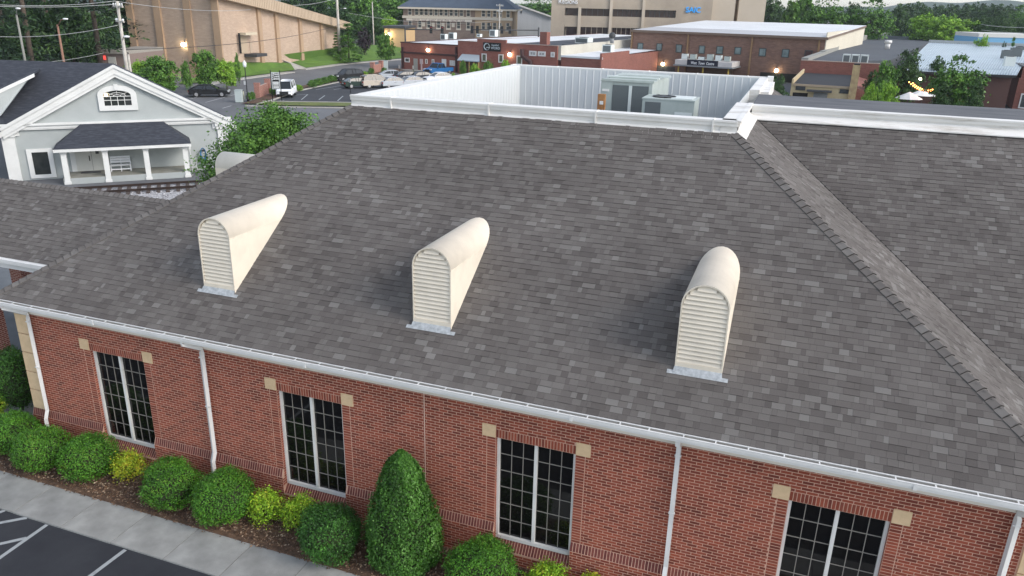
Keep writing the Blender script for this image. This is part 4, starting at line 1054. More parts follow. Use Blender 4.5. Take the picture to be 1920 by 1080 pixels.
# hedge bushes
for i, (u, v, w, kind, lab) in enumerate([(560, 170, 24, 'bushl', 'low bright shrub at the near end of the parking hedge'), (586, 164, 26, 'bush', 'dark shrub second from the near end of the parking hedge'), (598, 160.5, 24, 'bush', 'dark shrub in the middle of the parking hedge'),
        (610, 157.5, 22, 'bush', 'green shrub next to last in the parking hedge'), (622, 154, 24, 'bush', 'shrub at the far end of the parking hedge by the black SUV'), (684, 143, 18, 'bushl', 'low bright shrub left of the far brick pillars'), (696, 139, 16, 'bush', 'dark shrub tucked against the far brick pillars'), (720, 138, 14, 'bush', 'dark shrub right of the far brick pillars'),
        (474, 188, 14, 'bush', 'low dark shrub left of the near brick pillars'), (512, 179, 16, 'bush', 'low dark shrub right of the near brick pillars'), (467, 189.5, 12, 'bush', 'low dark shrub at the foot of the street lamp')]):
    p = G(u, v, .1); D = math.hypot(p.x-CP.x, p.y-CP.y); tree(kind, p, lab, h=1.15 if kind == 'bush' else .95, w=w/1500*D, cat='shrub', name='hedge_shrub', group='shrubs round the parking lot')
# ================================================================ BIG PALE BRICK HALL ON THE HILL
SLAB = mat('pale_brick', lin(.42, .315, .24), lin(.48, .365, .28), .3, .92, brick=(.6, .2, .012, lin(.40, .31, .25)))
SLAB2 = mat('tan_pilaster', lin(.43, .30, .20), lin(.37, .26, .175), .4, .9)
FASC = mat('ribbed_tan_fascia', lin(.48, .38, .28), lin(.42, .33, .24), .4, .6)
cor = G(414, 119, 2.2); F1 = Fac(cor, 82); F2 = Fac(cor, -8)
hall = thing('brick_hall', 'huge windowless pale brick hall with pilasters and a sloping ribbed fascia on the hill', 'building', F1.o, F1.rot)
sL = F1.P(245, 70)[0]; sR = F2.P(612, 80)[0]; sE = F2.P(640, 80)[0]
za, zb = F2.P(436, 2, -1.2), F2.P(632, 50, -1.2); ta, tb = F2.P(514, 0, -1.2), F2.P(652, 41, -1.2)
sl = (zb[1]-za[1])/(zb[0]-za[0]); zbot = lambda s: zb[1]+(s-zb[0])*sl
sl2 = (tb[1]-ta[1])/(tb[0]-ta[0]); ztop = lambda s: tb[1]+(s-tb[0])*sl2
HT = max(zbot(0), 13)+1.5
b = MB(); b.box(sL, 0, 0, .4, -.5, HT); b.face([(0, 0, -.5), (0, sR, -.5), (0, sR, zbot(sR)+.2), (0, 0, zbot(0)+.2)])
b.face([(-.8, sR, 0), (-.8, sE, 0), (-.8, sE, zbot(sE)+.2), (-.8, sR, zbot(sR)+.2)], .3); b.face([(0, sR, 0), (-.8, sR, 0), (-.8, sR, zbot(sR)), (0, sR, zbot(sR))])
b.box(sL-.0, sL+.4, .4, 25, 0, HT)
b.build('wall', SLAB, hall)
for u in (250, 301, 357, 409):
    s = F1.P(u, 60)[0]; MB().box(s-.55, s+.55, -.35, -.001, -.5, HT).build('pilaster', SLAB2, hall)
for u, v in ((486, 60), (518, 60), (562, 60), (602, 70)):
    s = F2.P(u, v)[0]; MB().box(.001, .35, s-.5, s+.5, 0, zbot(s)+.1).build('pilaster', SLAB2, hall)
MB().box(-.3, .3, -.34, .5, 0, HT-.2).build('pilaster', SLAB2, hall)
fb = MB(); s0, s1 = -1.5, sE+2.2
fb.face([(1.2, s0, zbot(s0)), (1.2, s1, zbot(s1)), (1.2, s1, ztop(s1)), (1.2, s0, ztop(s0))])
fb.face([(1.2, s0, zbot(s0)), (-1, s0, zbot(s0)), (-1, s1, zbot(s1)), (1.2, s1, zbot(s1))])
fb.face([(1.2, s0, ztop(s0)), (1.2, s1, ztop(s1)), (-30, s1, ztop(s1)), (-30, s0, ztop(s0))]); fb.face([(1.2, s1, zbot(s1)), (-30, s1, zbot(s1)), (-30, s1, ztop(s1)), (1.2, s1, ztop(s1))])
n = int((s1-s0)/.55)
for i in range(n):
    s = s0+i*.55; fb.prism([(1.2, s, ztop(s)), (1.2, s+.08, ztop(s)), (1.25, s+.08, ztop(s)), (1.25, s, ztop(s))], vec=(0, 0, -(ztop(s)-zbot(s))))
fb.build('roof_fascia', FASC, hall)
def f2box(mb, u0, v0, u1, v1, x0, x1):
    sa, z1 = F2.P(u0, v0); sb, z0 = F2.P(u1, v1); mb.box(x0, x1, sa, sb, min(z0, z1), max(z0, z1)); return mb
f2box(MB(), 447, 66, 464, 99, .002, .1).build('loading_door', mat('roller_door', lin(.45, .36, .26), rough=.6), hall)
f2box(MB(), 467, 78, 473, 99, .002, .08).build('door', mat('side_door', lin(.42, .33, .25), rough=.6), hall)
f2box(MB(), 446, 61, 468, 64.5, .002, 1.3).build('door_canopy', mat('beam_cream', lin(.55, .48, .36), rough=.6), hall)
f2box(MB(), 444.5, 62, 446, 100, .3, .5).build('drain_pipe', BLACK, hall)
f2box(MB(), 457, 101, 478, 104, .1, 2.2).build('loading_dock', DGREY, hall)
def railing(pts, lab):
    P = [G(u, v, z) for u, v, z in pts]; o = P[0]; t = thing('railing', lab, 'railing', (o.x, o.y, 0)); 
    mb = MB()
    for hgt in (.95, .5): mb.tube([(p.x-o.x, p.y-o.y, p.z+hgt) for p in P], .04, 5)
    mb.build('rail', DGREY, t)
    for p in P: MB().tube([(p.x-o.x, p.y-o.y, p.z-.2), (p.x-o.x, p.y-o.y, p.z+.97)], .04, 5).build('post', DGREY, t)
railing([(482, 103, 2.3), (491, 105, 2.25), (499, 104, 2.3), (510, 103, 2.35), (520, 101.5, 2.4)], 'dark handrail along the stepped ramp of the pale hall')
railing([(524, 102, 2.4), (533, 101, 2.4), (543, 100, 2.45)], 'short dark handrail right of the ramp on the grass')
wl_ = mat('lit_wall_lamp', lin(1, .9, .6), rough=.5, emit=lin(1, .86, .55), estr=14)
def wall_lamp(p, r, lab, cat='wall lamp'):
    t = thing('wall_lamp', lab, cat, p, group=None); MB().ball((0, 0, -r), r, 10, 6).build('globe', wl_, t); MB().box(-r*.4, r*.4, -r*.2, r*1.2, 0, r*.4).build('bracket', DGREY, t); return t
def fp(F, u, v, off): s, z = F.P(u, v, off); return F.o+F.d*s+F.n*off+Vector((0, 0, z))
wall_lamp(fp(F1, 343, 80, -.4), .30, 'lit lamp on the grey left face of the pale brick hall')
MB2 = MB(); s, z = F1.P(268, 92, 0); MB2.box(s-.4, s+.4, -.05, -.001, z-.2, z+.2); MB2.build('vent_grille', DGREY, hall)
ax = AT(193, 118, 121)
FA = Fac(ax, 76); an = local_fac(FA, 'small_annex', 'low grey flat roofed shed with a white door left of the pale hall', 'shed')
s1 = FA.P(240, 105)[0]; zt = FA.P(215, 94)[1]
MB().box(0, s1, .0, 9, 0, zt-.45).build('wall', mat('annex_wall', lin(.22, .17, .15), rough=.9), an); MB().box(-.3, s1, -.3, 9, zt-.449, zt).build('roof', mat('annex_roof', lin(.30, .28, .25), rough=.8), an)
a, z1 = FA.P(202, 106); c_, z0 = FA.P(219, 121); MB().box(a, c_, -.06, -.001, 0, z1).build('door', mat('annex_door', lin(.50, .50, .47), rough=.6), an)
a, z1 = FA.P(194, 104); c_, z0 = FA.P(199, 112); MB().box(a, c_, -.12, -.001, z0, z1).build('red_notice', mat('red_notice', lin(.7, .06, .05), rough=.5, emit=lin(1, .1, .08), estr=.5), an)

# ================================================================ CARS
TYRE, GLS = RUBBER, mat('car_glass', lin(.02, .025, .03), rough=.12, spec=.4)
HEADL = mat('headlamp', lin(.7, .72, .75), rough=.15); TAILL = mat('tail_lamp', lin(.42, .02, .02), rough=.25); TRIMB = mat('car_trim', lin(.02, .02, .022), rough=.5)
PLATE = mat('number_plate', lin(.6, .6, .6), rough=.5)
SHAPES = {  # length, width, height, lower profile, cabin profile  (x from rear 0 to front 1)
 'sedan': (4.75, 1.82, 1.45, [(0, .32), (0, .86), (.02, .95), (.14, .99), (.72, .93), (.93, .80), (.99, .66), (1, .34)], [(.06, .97), (.24, 1.40), (.34, 1.45), (.50, 1.45), (.56, 1.42), (.74, .93)]),
 'suv': (4.75, 1.90, 1.75, [(0, .38), (0, 1.0), (.02, 1.08), (.16, 1.10), (.74, 1.06), (.95, .95), (.99, .80), (1, .40)], [(.02, 1.08), (.08, 1.62), (.14, 1.73), (.55, 1.75), (.60, 1.71), (.76, 1.06)]),
 'van': (4.9, 1.90, 1.90, [(0, .35), (0, 1.05), (.02, 1.1), (.2, 1.12), (.80, 1.08), (.97, .92), (.995, .78), (1, .38)], [(.01, 1.1), (.03, 1.78), (.07, 1.88), (.62, 1.90), (.68, 1.86), (.86, 1.07)]),
 'pickup': (5.7, 2.0, 1.9, [(0, .5), (0, 1.12), (.36, 1.14), (.37, 1.14), (.74, 1.16), (.95, 1.10), (.99, .95), (1, .48)], [(.36, 1.12), (.38, 1.80), (.42, 1.88), (.58, 1.90), (.63, 1.86), (.74, 1.15)])}
def car(kind, pos, az, paint, label, z=0.01):
    Lc, W, Hh, low, cab = SHAPES[kind]; hw = W/2
    t = thing('parked_car' if kind in ('sedan', 'suv') else {'van': 'minivan', 'pickup': 'pickup_truck'}[kind], label, {'sedan': 'car', 'suv': 'car', 'van': 'van', 'pickup': 'pickup truck'}[kind], (pos.x, pos.y, z), math.pi/2-rad(az))
    X = lambda f: (f-.5)*Lc
    def loft(prof, slices, mb, close=True):
        pts = []
        cx = sum(p[0] for p in prof)/len(prof); cz = min(p[1] for p in prof)
        rings = []
        for y, sx, dzz in slices: rings.append([(X(cx+(p[0]-cx)*sx), y, cz+(p[1]-cz)*dzz) for p in prof])
        n = len(prof)
        for a, b2 in zip(rings[:-1], rings[1:]):
            for i in range(n-1): mb.face([a[i], a[i+1], b2[i+1], b2[i]], smooth=True)
        mb.face(rings[0][::-1]); mb.face(rings[-1])
        return mb
    mb = MB(); loft(low, [(-hw, .975, .93), (-hw+.05, .99, .985), (-hw+.16, 1, 1), (hw-.16, 1, 1), (hw-.05, .99, .985), (hw, .975, .93)], mb)
    mb.face([(X(0), -hw+.1, low[0][1]), (X(1), -hw+.1, low[0][1]), (X(1), hw-.1, low[0][1]), (X(0), hw-.1, low[0][1])])
    body = mb.build('body', paint, t)
    # glasshouse
    g = MB(); zc = min(p[1] for p in cab); n = len(cab)
    def ring(y0, inset):
        out = []
        for fx, z_ in cab:
            k = (z_-zc)/(Hh-zc); out.append((X(fx), (y0-inset*k*(1 if y0 > 0 else -1)), z_-.02))
        return out
    ra, rb = ring(-hw+.10, .20), ring(hw-.10, .20)
    for i in range(n-1): g.face([ra[i], ra[i+1], rb[i+1], rb[i]])
    g.face(ra[::-1]); g.face(rb); g.build('windows', GLS, t)
    r = MB(); top = [i for i, p in enumerate(cab) if p[1] > Hh-.12*1]
    i0, i1 = top[0], top[-1]
    for i in range(i0, i1):
        a, b2 = ra[i], ra[i+1]; c, d = rb[i], rb[i+1]
        r.face([(a[0], a[1]-.02, a[2]+.025), (b2[0], b2[1]-.02, b2[2]+.025), (d[0], d[1]+.02, d[2]+.025), (c[0], c[1]+.02, c[2]+.025)], smooth=True)
        r.face([(a[0], a[1]-.02, a[2]+.025), (a[0], a[1]-.02, a[2]-.05), (b2[0], b2[1]-.02, b2[2]-.05), (b2[0], b2[1]-.02, b2[2]+.025)][::-1]); r.face([(c[0], c[1]+.02, c[2]+.025), (d[0], d[1]+.02, d[2]+.025), (d[0], d[1]+.02, d[2]-.05), (c[0], c[1]+.02, c[2]-.05)][::-1])
    # pillars
    for s, rg in ((-1, ra), (1, rb)):
        for i in (0, i1):
            a, b2 = Vector(rg[i]), Vector(rg[i+1 if i == 0 else n-1]); o = Vector((0, s*.015, .012))
            r.tube([a+o, b2+o], .035, 4)
        for f in (.36, .62):
            xm = rg[i0][0]+(rg[i1][0]-rg[i0][0])*f; r.tube([(xm, s*(hw-.10)+s*.012, zc), (xm, s*(hw-.30)+s*.012, Hh-.03)], .032, 4)
    r.build('roof', paint, t)
    wr_ = .34 if kind != 'pickup' else .40
    wm = MB(); wm.tube([(0, -.11, 0), (0, .11, 0)], wr_, 16, phase=.1); wm = wm.mesh('tyre', TYRE)
    rm = MB(); rm.tube([(0, -.125, 0), (0, .125, 0)], wr_*.62, 12); rm = rm.mesh('rim', CHROME)
    ar = MB(); ar.tube([(0, -.02, 0), (0, .02, 0)], wr_*1.18, 16); ar = ar.mesh('wheel_arch', TRIMB)
    for fx in (.19, .81):
        for s in (-1, 1):
            w = bpy.data.objects.new('wheel', None); COL.objects.link(w); w.parent = t; w.location = (X(fx), s*(hw-.12), wr_)
            link('tyre', wm, w); link('rim', rm, w); link('wheel_arch', ar, w, loc=(0, s*.085, .02))
    hz_ = low[-3][1]-.02
    for s in (-1, 1):
        MB().box(X(.955), X(1)+.012, s*(hw-.5), s*(hw-.09), hz_-.16, hz_-.02).build('headlight', HEADL, t)
        tz = low[1][1]-.02; MB().box(X(0)-.015, X(.03), s*(hw-.40), s*(hw-.05), tz-.22, tz-.02).build('tail_light', TAILL, t)
        MB().box(X(.70), X(.725), s*(hw-.02), s*(hw+.16), zc-.02, zc+.12).build('mirror', paint, t)
        for dz_ in (0,): MB().box(X(.36), X(.44), s*(hw-.03), s*(hw+.012), zc-.2, zc-.17).build('door_handle', TRIMB, t)
    MB().box(X(1)-.02, X(1)+.02, -hw*.55, hw*.55, .5, hz_-.08).build('grille', TRIMB, t); MB().box(X(0)-.02, X(0), -.26, .26, .62, .76).build('number_plate', PLATE, t)
    MB().box(X(1)-.01, X(1)+.03, -hw+.12, hw-.12, .36, .49).build('bumper', TRIMB, t); MB().box(X(0)-.03, X(0)+.01, -hw+.12, hw-.12, .36, .52).build('bumper', TRIMB, t)
    if kind == 'pickup':
        MB().box(X(.02), X(.355), -hw+.14, hw-.14, 1.141, 1.15).build('cargo_bed', TRIMB, t)
    return t
def pt(name, c, r=.5): return mat('car_paint_'+name, lin(*c), rough=r, metal=0, spec=.3)
PB, PG, PBE, PS, PW, PBL, PD = pt('black', (.012, .013, .015)), pt('green', (.015, .035, .028)), pt('beige', (.48, .43, .37)), pt('silver', (.45, .48, .52)), pt('white', (.75, .77, .8)), pt('blue', (.02, .13, .34)), pt('charcoal', (.035, .04, .05))
def cpx(u, v, z=0): return G(u, v, z)
car('suv', cpx(653, 151.5), 204, PB, 'black suv at the end of the hedge, nose towards the parking lines')
car('sedan', cpx(673, 164.5), 36, PG, 'dark green sedan, first of the parked row')
car('suv', cpx(706, 164), 36, PBE, 'beige suv between the dark green sedan and a silver sedan')
car('sedan', cpx(742, 163.5), 36, PS, 'silver sedan right of the beige suv')
car('sedan', cpx(740, 149.5), 50, PS, 'silver sedan behind the beige suv in the second row')
car('sedan', cpx(768, 151), 40, PD, 'small charcoal car half hidden between two sedans')
car('sedan', cpx(785, 152), 216, PD, 'charcoal sedan in the second row before the blue pickup')
car('sedan', cpx(779, 162), 36, PS, 'silver sedan mostly hidden by the white parapet')
car('sedan', cpx(822, 154), 218, PW, 'white and silver sedan just in front of the blue pickup')
car('pickup', cpx(822, 140), 196, PBL, 'bright blue pickup truck nose first beside the brick shop wall')
car('van', cpx(538, 180), 152, PW, 'white minivan facing the camera beside the tall black sign')
c_ = car('sedan', cpx(394, 181), 56, PB, 'black car driving along the street behind the gable house')
c_.name = 'driving_car'

# ================================================================ STREET FURNITURE
def px2(u, v, D): return AT(u, v, D)
# street lamp with white globe
lp = G(465, 190, .1); ltop = YP(461, 133, lp.y)
t = thing('street_lamp', 'black street lamp with a white lantern by the low brick wall', 'street lamp', (lp.x, lp.y, .1))
hh = 3.9
MB().tube([(0, 0, 0), (0, 0, .5), (0, 0, .52), (0, 0, hh)], [.16, .12, .06, .05], 10).build('pole', BLACK, t); MB().tube([(0, 0, hh), (0, 0, hh+.1), (0, 0, hh+.5), (0, 0, hh+.62), (0, 0, hh+.8)], [.12, .2, .22, .12, .02], 10).build('lantern', mat('lamp_white', lin(.75, .78, .8), rough=.3), t)
MB().box(-.35, -.06, -.02, .02, 1.9, 2.35).build('sign_plate', WHITE, t); MB().box(-.35, -.06, -.02, .02, 2.55, 2.7).build('sign_plate', WHITE, t)
ub_ = G(449, 192, 0); t = thing('utility_box', 'pale green utility cabinet at the street corner beside the lamp', 'utility box', (ub_.x, ub_.y, .05), .4)
UBM = mat('cabinet_green', lin(.42, .48, .48), rough=.6); MB().box(-.38, .38, -.3, .3, 0, 1.35).build('cabinet', UBM, t); MB().box(-.42, .42, -.34, .34, 1.351, 1.40).build('lid', UBM, t)
q = G(458, 190.5, 0); t = thing('marker_post', 'thin pale marker post between the utility cabinet and the lamp', 'post', (q.x, q.y, .05)); MB().tube([(0, 0, 0), (0, 0, 1.15)], .05, 6).build('post', mat('marker_cream', lin(.6, .6, .45), rough=.6), t); MB().ball((0, 0, 1.18), .055, 6, 4).build('cap', BLACK, t)
ub_ = G(723, 131, 0); t = thing('utility_box', 'pale green utility cabinet behind the far brick pillars', 'utility box', (ub_.x, ub_.y, .05), .4); MB().box(-.42, .42, -.3, .3, 0, 1.5).build('cabinet', UBM, t); MB().box(-.46, .46, -.34, .34, 1.501, 1.55).build('lid', UBM, t)
# text helper
def text_obj(s, size, m, parent, loc, rot=(math.pi/2, 0, 0), name='lettering', ext=.01, sx=1, shear=0, align='CENTER'):
    cu = bpy.data.curves.new('lettering', 'FONT'); cu.body = s; cu.size = size; cu.extrude = ext; cu.align_x = align; cu.align_y = 'CENTER'; cu.shear = shear; cu.offset = size*.012
    o = bpy.data.objects.new('tmp', cu); COL.objects.link(o); dg = bpy.context.evaluated_depsgraph_get(); dg.update()
    me = bpy.data.meshes.new_from_object(o.evaluated_get(dg)); bpy.data.objects.remove(o); me.materials.clear(); me.materials.append(m)
    x = link(name, me, parent, loc); x.rotation_euler = rot; x.scale = (sx, 1, 1); return x
WTXT = mat('white_letters', lin(.8, .82, .84), rough=.5)
# tall sign
a, b_ = G(511.5, 188.5, .1), G(526.5, 189.5, .1); FS = Fac(a, 62)
Ls = max(1.0, FS.L(b_).x); Ls = 1.05
zt = FS.P(509, 134)[1]; zm = FS.P(512, 167)[1]
t = local_fac(FS, 'shop_sign', 'tall black and white sign board on two thin posts beside the white van', 'sign')
for s in (0, Ls): MB().tube([(s, 0, 0), (s, 0, zt)], .055, 6).build('post', BLACK, t); MB().ball((s, 0, zt+.05), .08, 6, 4).build('finial', BLACK, t)
for s in (0, Ls): MB().box(s-.25, s+.25, -.25, .25, 0, .06).build('footing', CONCL, t)
SG = mat('sign_pale', lin(.50, .54, .56), rough=.5)
bo = MB().box(.06, Ls-.06, -.03, .03, zm, zt-.08).build('board', SG, t)
mid_ = zm+(zt-zm)*.36
for z0, z1 in ((mid_+.03, zt-.16), (zm+.08, mid_-.03)): MB().box(.14, Ls-.14, -.036, -.0301, z0, z1).build('black_field', BLACK, t)
fh = (zt-.16-mid_-.03)
for i, s in enumerate(('West', 'Town', 'Centre')): text_obj(s, .36, WTXT, t, (Ls/2, -.045, zt-.30-i*fh*.24), sx=.9, shear=.15)
for i in range(5): MB().box(.2, Ls-.2, -.045, -.0361, zm+.14+i*.16, zm+.22+i*.16).build('text_line', WTXT, t)
# thin signposts in the lot
for u, v0, v1, lab in ((657, 174, 147, 'black signpost with a small white plate in front of the dark green sedan'), (749, 134, 122, 'small signpost at the corner of the brick shop'), (775, 136, 123, 'small signpost on the grass before the brick shop door')):
    p = G(u, v0, 0); D = math.hypot(p.x-CP.x, p.y-CP.y); h = AT(u, v1, D).z
    t = thing('signpost', lab, 'signpost', (p.x, p.y, 0), rad(-30)); MB().tube([(0, 0, 0), (0, 0, h)], .05, 6).build('post', BLACK, t); MB().box(-.22, .22, -.03, -.01, h-.55, h).build('plate', WHITE, t)
# utility poles
WOODP = mat('grey_pole', lin(.50, .48, .44), lin(.40, .37, .33), 2, .85)
def upole(p, h, lab, r=.17, arm=True, lamp=None, lean=0):
    t = thing('utility_pole', lab, 'utility pole', (p.x, p.y, 0), rad(-25)); MB().tube([(0, 0, 0), (0, 0, h)], [r, r*.65], 10).build('pole', WOODP, t)
    if arm:
        MB().box(-1.1, 1.1, -.07, .07, h-.5, h-.36).build('crossarm', WOODP, t); MB().box(-.9, .9, -.06, .06, h-1.7, h-1.6).build('crossarm', WOODP, t)
        for x in (-1, -.5, .5, 1): MB().tube([(x, 0, h-.36), (x, 0, h-.15)], .05, 6).build('insulator', WTXT, t)
        for x in (-.8, -.4, .7): MB().ball((x, 0, h-1.5), .11, 6, 4).build('insulator', WTXT, t)
    if lamp:
        z, l = lamp; MB().tube([(0, 0, z), (l*.6, -.1, z+.35), (l, -.1, z+.4)], .04, 6).build('lamp_arm', MGREY, t); MB().ball((l+.25, -.1, z+.38), .3, 8, 5, sz=.35).build('lamp_head', HEADL, t)
    return t
pA = AT(238, 130, 78); pAt = AT(215, 2, 78); upole(pA, pAt.z, 'tall pale utility pole with crossarms behind the gable house', .19, True, (pAt.z-3.2, 1.0))
pC = AT(241, 130, 79); t = thing('conduit_pole', 'thinner second pole standing close beside the tall pale utility pole', 'pole', (pC.x+.2, pC.y, 0)); MB().tube([(0, 0, 0), (0, 0, pAt.z-4.4)], [.14, .10], 8).build('pole', WOODP, t); MB().tube([(0, 0, pAt.z-4.4), (0, 0, pAt.z-4.2)], .05, 6).build('cap', DGREY, t)
pB = G(638, 117, .1); upole(pB, 13.2, 'weathered utility pole on the lawn before the dark conical trees', .30, False, (9.6, 2.4))
pD = AT(936, 78, 185); upole(pD, AT(931, 7, 185).z, 'thin utility pole before the three storey brick building', .16, True)
pE = AT(700, 60, 190); upole(pE, AT(698, 3, 190).z, 'distant pole among trees right of the weathered pole', .16, False)
for u0, v0, u1, v1, D, lamp, lab in ((50, 130, 32, 27, 100, .6, 'bare grey lamp post standing in front of the dark pines'), (122, 130, 106, 46, 95, 2.0, 'rusty lamp post with a curved arm in front of the dark pines')):
    p = AT(u0, v0, D); h = AT(u1, v1, D).z; t = thing('street_lamp', lab, 'street lamp', (p.x, p.y, 0), rad(-20))
    m = mat('rusty_post', lin(.24, .13, .09), rough=.7) if 'rusty' in lab else mat('grey_post', lin(.22, .22, .2), rough=.7)
    MB().tube([(0, 0, 0), (0, 0, h)], [.17, .10], 8).build('pole', m, t); MB().tube([(0, 0, h-.2), (lamp*.5, 0, h+.45), (lamp, 0, h+.6)], .05, 6).build('arm', m, t); MB().ball((lamp+.2, 0, h+.6), .28, 8, 4, sz=.35).build('lamp_head', HEADL, t)
# wires
WIRE = mat('wire', lin(.45, .46, .46), rough=.5); WIRED = mat('dark_wire', lin(.03, .03, .03), rough=.6)
def wire(a, b, sag, lab, m=WIRE, r=.022):
    a, b = Vector(a), Vector(b); P = [a.lerp(b, i/16)-Vector((0, 0, sag*4*(i/16)*(1-i/16)))-a for i in range(17)]
    t = thing('overhead_wire', lab, 'wire', a); MB().tube(P, r, 4).build('cable', m, t)
wire(AT(-60, 5, 80), AT(215, 2, 78), .3, 'highest pale overhead wire crossing the pines'); wire(AT(-60, 9, 80), AT(216, 8, 78), .2, 'second overhead wire crossing the pines just below the highest')
wire(AT(-60, 65, 82), AT(222, 47, 78), .5, 'single overhead wire low across the pines'); wire(AT(215, 2, 78), AT(470, 18, 110), .4, 'pale wire running right from the tall pole across the hall')
wire(AT(62, 118, 84), AT(195, 99, 90), .15, 'thin low wire above the dark house ridge', r=.015)
wire(AT(236, 93, 78), AT(650, 42, 158), 1.0, 'dark sagging cable crossing in front of the pale hall', WIRED, .03); wire(AT(550, 10, 140), AT(632, -4, 158), .3, 'pale wire rising to the weathered pole', r=.03)
wire(AT(652, 24, 158), AT(936, 38, 185), 1.2, 'thin wire from the weathered pole towards the brick buildings', r=.02); wire(AT(1840, 46, 170), AT(1960, 50, 170), .3, 'upper wire before the dark trees at the right', r=.03); wire(AT(1840, 56, 170), AT(1960, 60, 170), .3, 'lower wire before the dark trees at the right', r=.03)
# ================================================================ SHOPS AND FAR BUILDINGS
def fbox(F, par, name, m, u0, v0, u1, v1, y0, y1, z0=None, off=0, label=None):
    a, za_ = F.P(u0, v0, off); b, zb_ = F.P(u1, v1, off)
    return MB().box(a, b, y0, y1, (min(za_, zb_) if z0 is None else z0), max(za_, zb_)).build(name, m, par, label=label)
def fwin(F, par, u0, v0, u1, v1, fm, pm, fw=.14, off=0, muntins=(0, 0)):
    a, z1 = F.P(u0, v0, off); b, z0 = F.P(u1, v1, off)
    if z0 > z1: z0, z1 = z1, z0
    mb = MB(); y0, y1 = off-.09, off-.001
    mb.box(a, b, y0, y1, z0, z0+fw); mb.box(a, b, y0, y1, z1-fw, z1); mb.box(a, a+fw, y0, y1, z0+fw, z1-fw); mb.box(b-fw, b, y0, y1, z0+fw, z1-fw)
    for i in range(muntins[0]): x = a+fw+(b-a-2*fw)*(i+1)/(muntins[0]+1); mb.box(x-.04, x+.04, y0+.01, y1, z0+fw, z1-fw)
    for i in range(muntins[1]): z = z0+fw+(z1-z0-2*fw)*(i+1)/(muntins[1]+1); mb.box(a+fw, b-fw, y0+.012, y1, z-.04, z+.04)
    w = mb.build('window', fm, par); MB().box(a+fw, b-fw, off-.035, off-.0012, z0+fw, z1-fw).build('pane', pm, w); return w
RBR = mat('red_brick_far', lin(.235, .085, .068), lin(.28, .11, .088), .5, .92, brick=(.45, .15, .012, lin(.27, .12, .09)))
RBR2 = mat('red_brick_far_b', lin(.25, .098, .078), lin(.20, .078, .062), .5, .92, brick=(.45, .15, .012, lin(.26, .13, .1)))
BBR = mat('brown_brick_far', lin(.23, .135, .10), lin(.165, .095, .075), 1.5, .92, brick=(.6, .16, .01, lin(.2, .13, .1)))
GWH = mat('roof_white', lin(.72, .74, .76), lin(.62, .64, .66), .15, .6); BMEM = mat('roof_black', lin(.040, .046, .058), lin(.055, .062, .075), .2, .8)
GWIN = mat('far_glass', lin(.04, .045, .05), lin(.10, .11, .11), .6, .12); GWINL = mat('far_glass_light', lin(.22, .28, .28), lin(.13, .17, .17), .8, .15)
COPE = mat('coping_dark', lin(.06, .03, .03), rough=.7); TANC = mat('coping_tan', lin(.40, .31, .26), rough=.8)
F = Fac(G(754, 129), 100)
S_ = lambda u, v=100: F.P(u, v)[0]
# A ---- low red shop with white roof
zA = F.P(806, 81.5)[1]; sA0, sA1, sB1, sC1 = S_(752), S_(861), S_(1047), S_(1130)
dA = max(12, F.L(G(890, 61, zA)).y)
A_ = local_fac(F, 'brick_shop', 'red brick shop with bright white roof and dark trim at the parking lot corner', 'building')
MB().box(sA0, sA1-.01, 0, dA, 0, zA-.71).build('wall', RBR, A_)
b = MB(); b.box(sA0, sA1, -.02, .3, zA-.7, zA-.12); b.build('parapet', RBR, A_); b = MB(); b.box(sA0, sA0+.3, .301, dA, zA-.7, zA-.12); b.box(sA0+.301, sA1, dA-.3, dA, zA-.7, zA-.12); b.build('parapet', GWH, A_)
b = MB(); b.box(sA0-.06, sA1, -.1, .34, zA-.119, zA+.02); b.box(sA0-.06, sA0+.34, .341, dA, zA-.119, zA+.02); b.box(sA0, sA1, dA-.34, dA+.06, zA-.119, zA+.02); b.build('coping', COPE, A_)
MB().box(sA0+.31, sA1, .31, dA-.31, zA-.699, zA-.10).build('roof', GWH, A_)
a, z1 = F.P(752, 96); c, _ = F.P(861, 102); MB().box(a, c, -.2, -.021, z1-.28, z1).build('pipe_band', COPE, A_)
for u in (755.5, 856): s = S_(u); MB().box(s-.18, s+.18, -.22, -.021, .2, F.P(u, 88)[1]).build('downspout', COPE, A_)
WHF = mat('window_white', lin(.66, .66, .66), rough=.5)
fwin(F, A_, 759, 108, 768.5, 117, WHF, GWIN); fwin(F, A_, 797.5, 110.5, 801.8, 119.5, WHF, GWIN, .12); fwin(F, A_, 810, 111, 814.4, 120, WHF, GWIN, .12); fwin(F, A_, 843.5, 113, 853.8, 123.5, WHF, mat('white_blind', lin(.55, .56, .56), rough=.6), muntins=(1, 1))
fbox(F, A_, 'door', mat('door_grey', lin(.34, .34, .31), rough=.6), 775.5, 109.5, 783.5, 131, -.06, -.001, z0=0); fbox(F, A_, 'door', mat('door_white2', lin(.66, .68, .70), rough=.5), 828.5, 110.5, 837, 133, -.06, -.001, z0=0, label='white door behind the blue pickup')
fbox(F, A_, 'meter_panel', mat('panel_pink', lin(.50, .40, .42), rough=.6), 788.3, 110.5, 793.3, 120, -.2, -.001); fbox(F, A_, 'meter_post', mat('panel_pink', lin(.50, .40, .42)), 790, 120, 792, 131, -.2, -.001, z0=0)
wall_lamp(fp(F, 802, 91, -.3), .27, 'lit lamp on the low red brick shop above the parked cars')
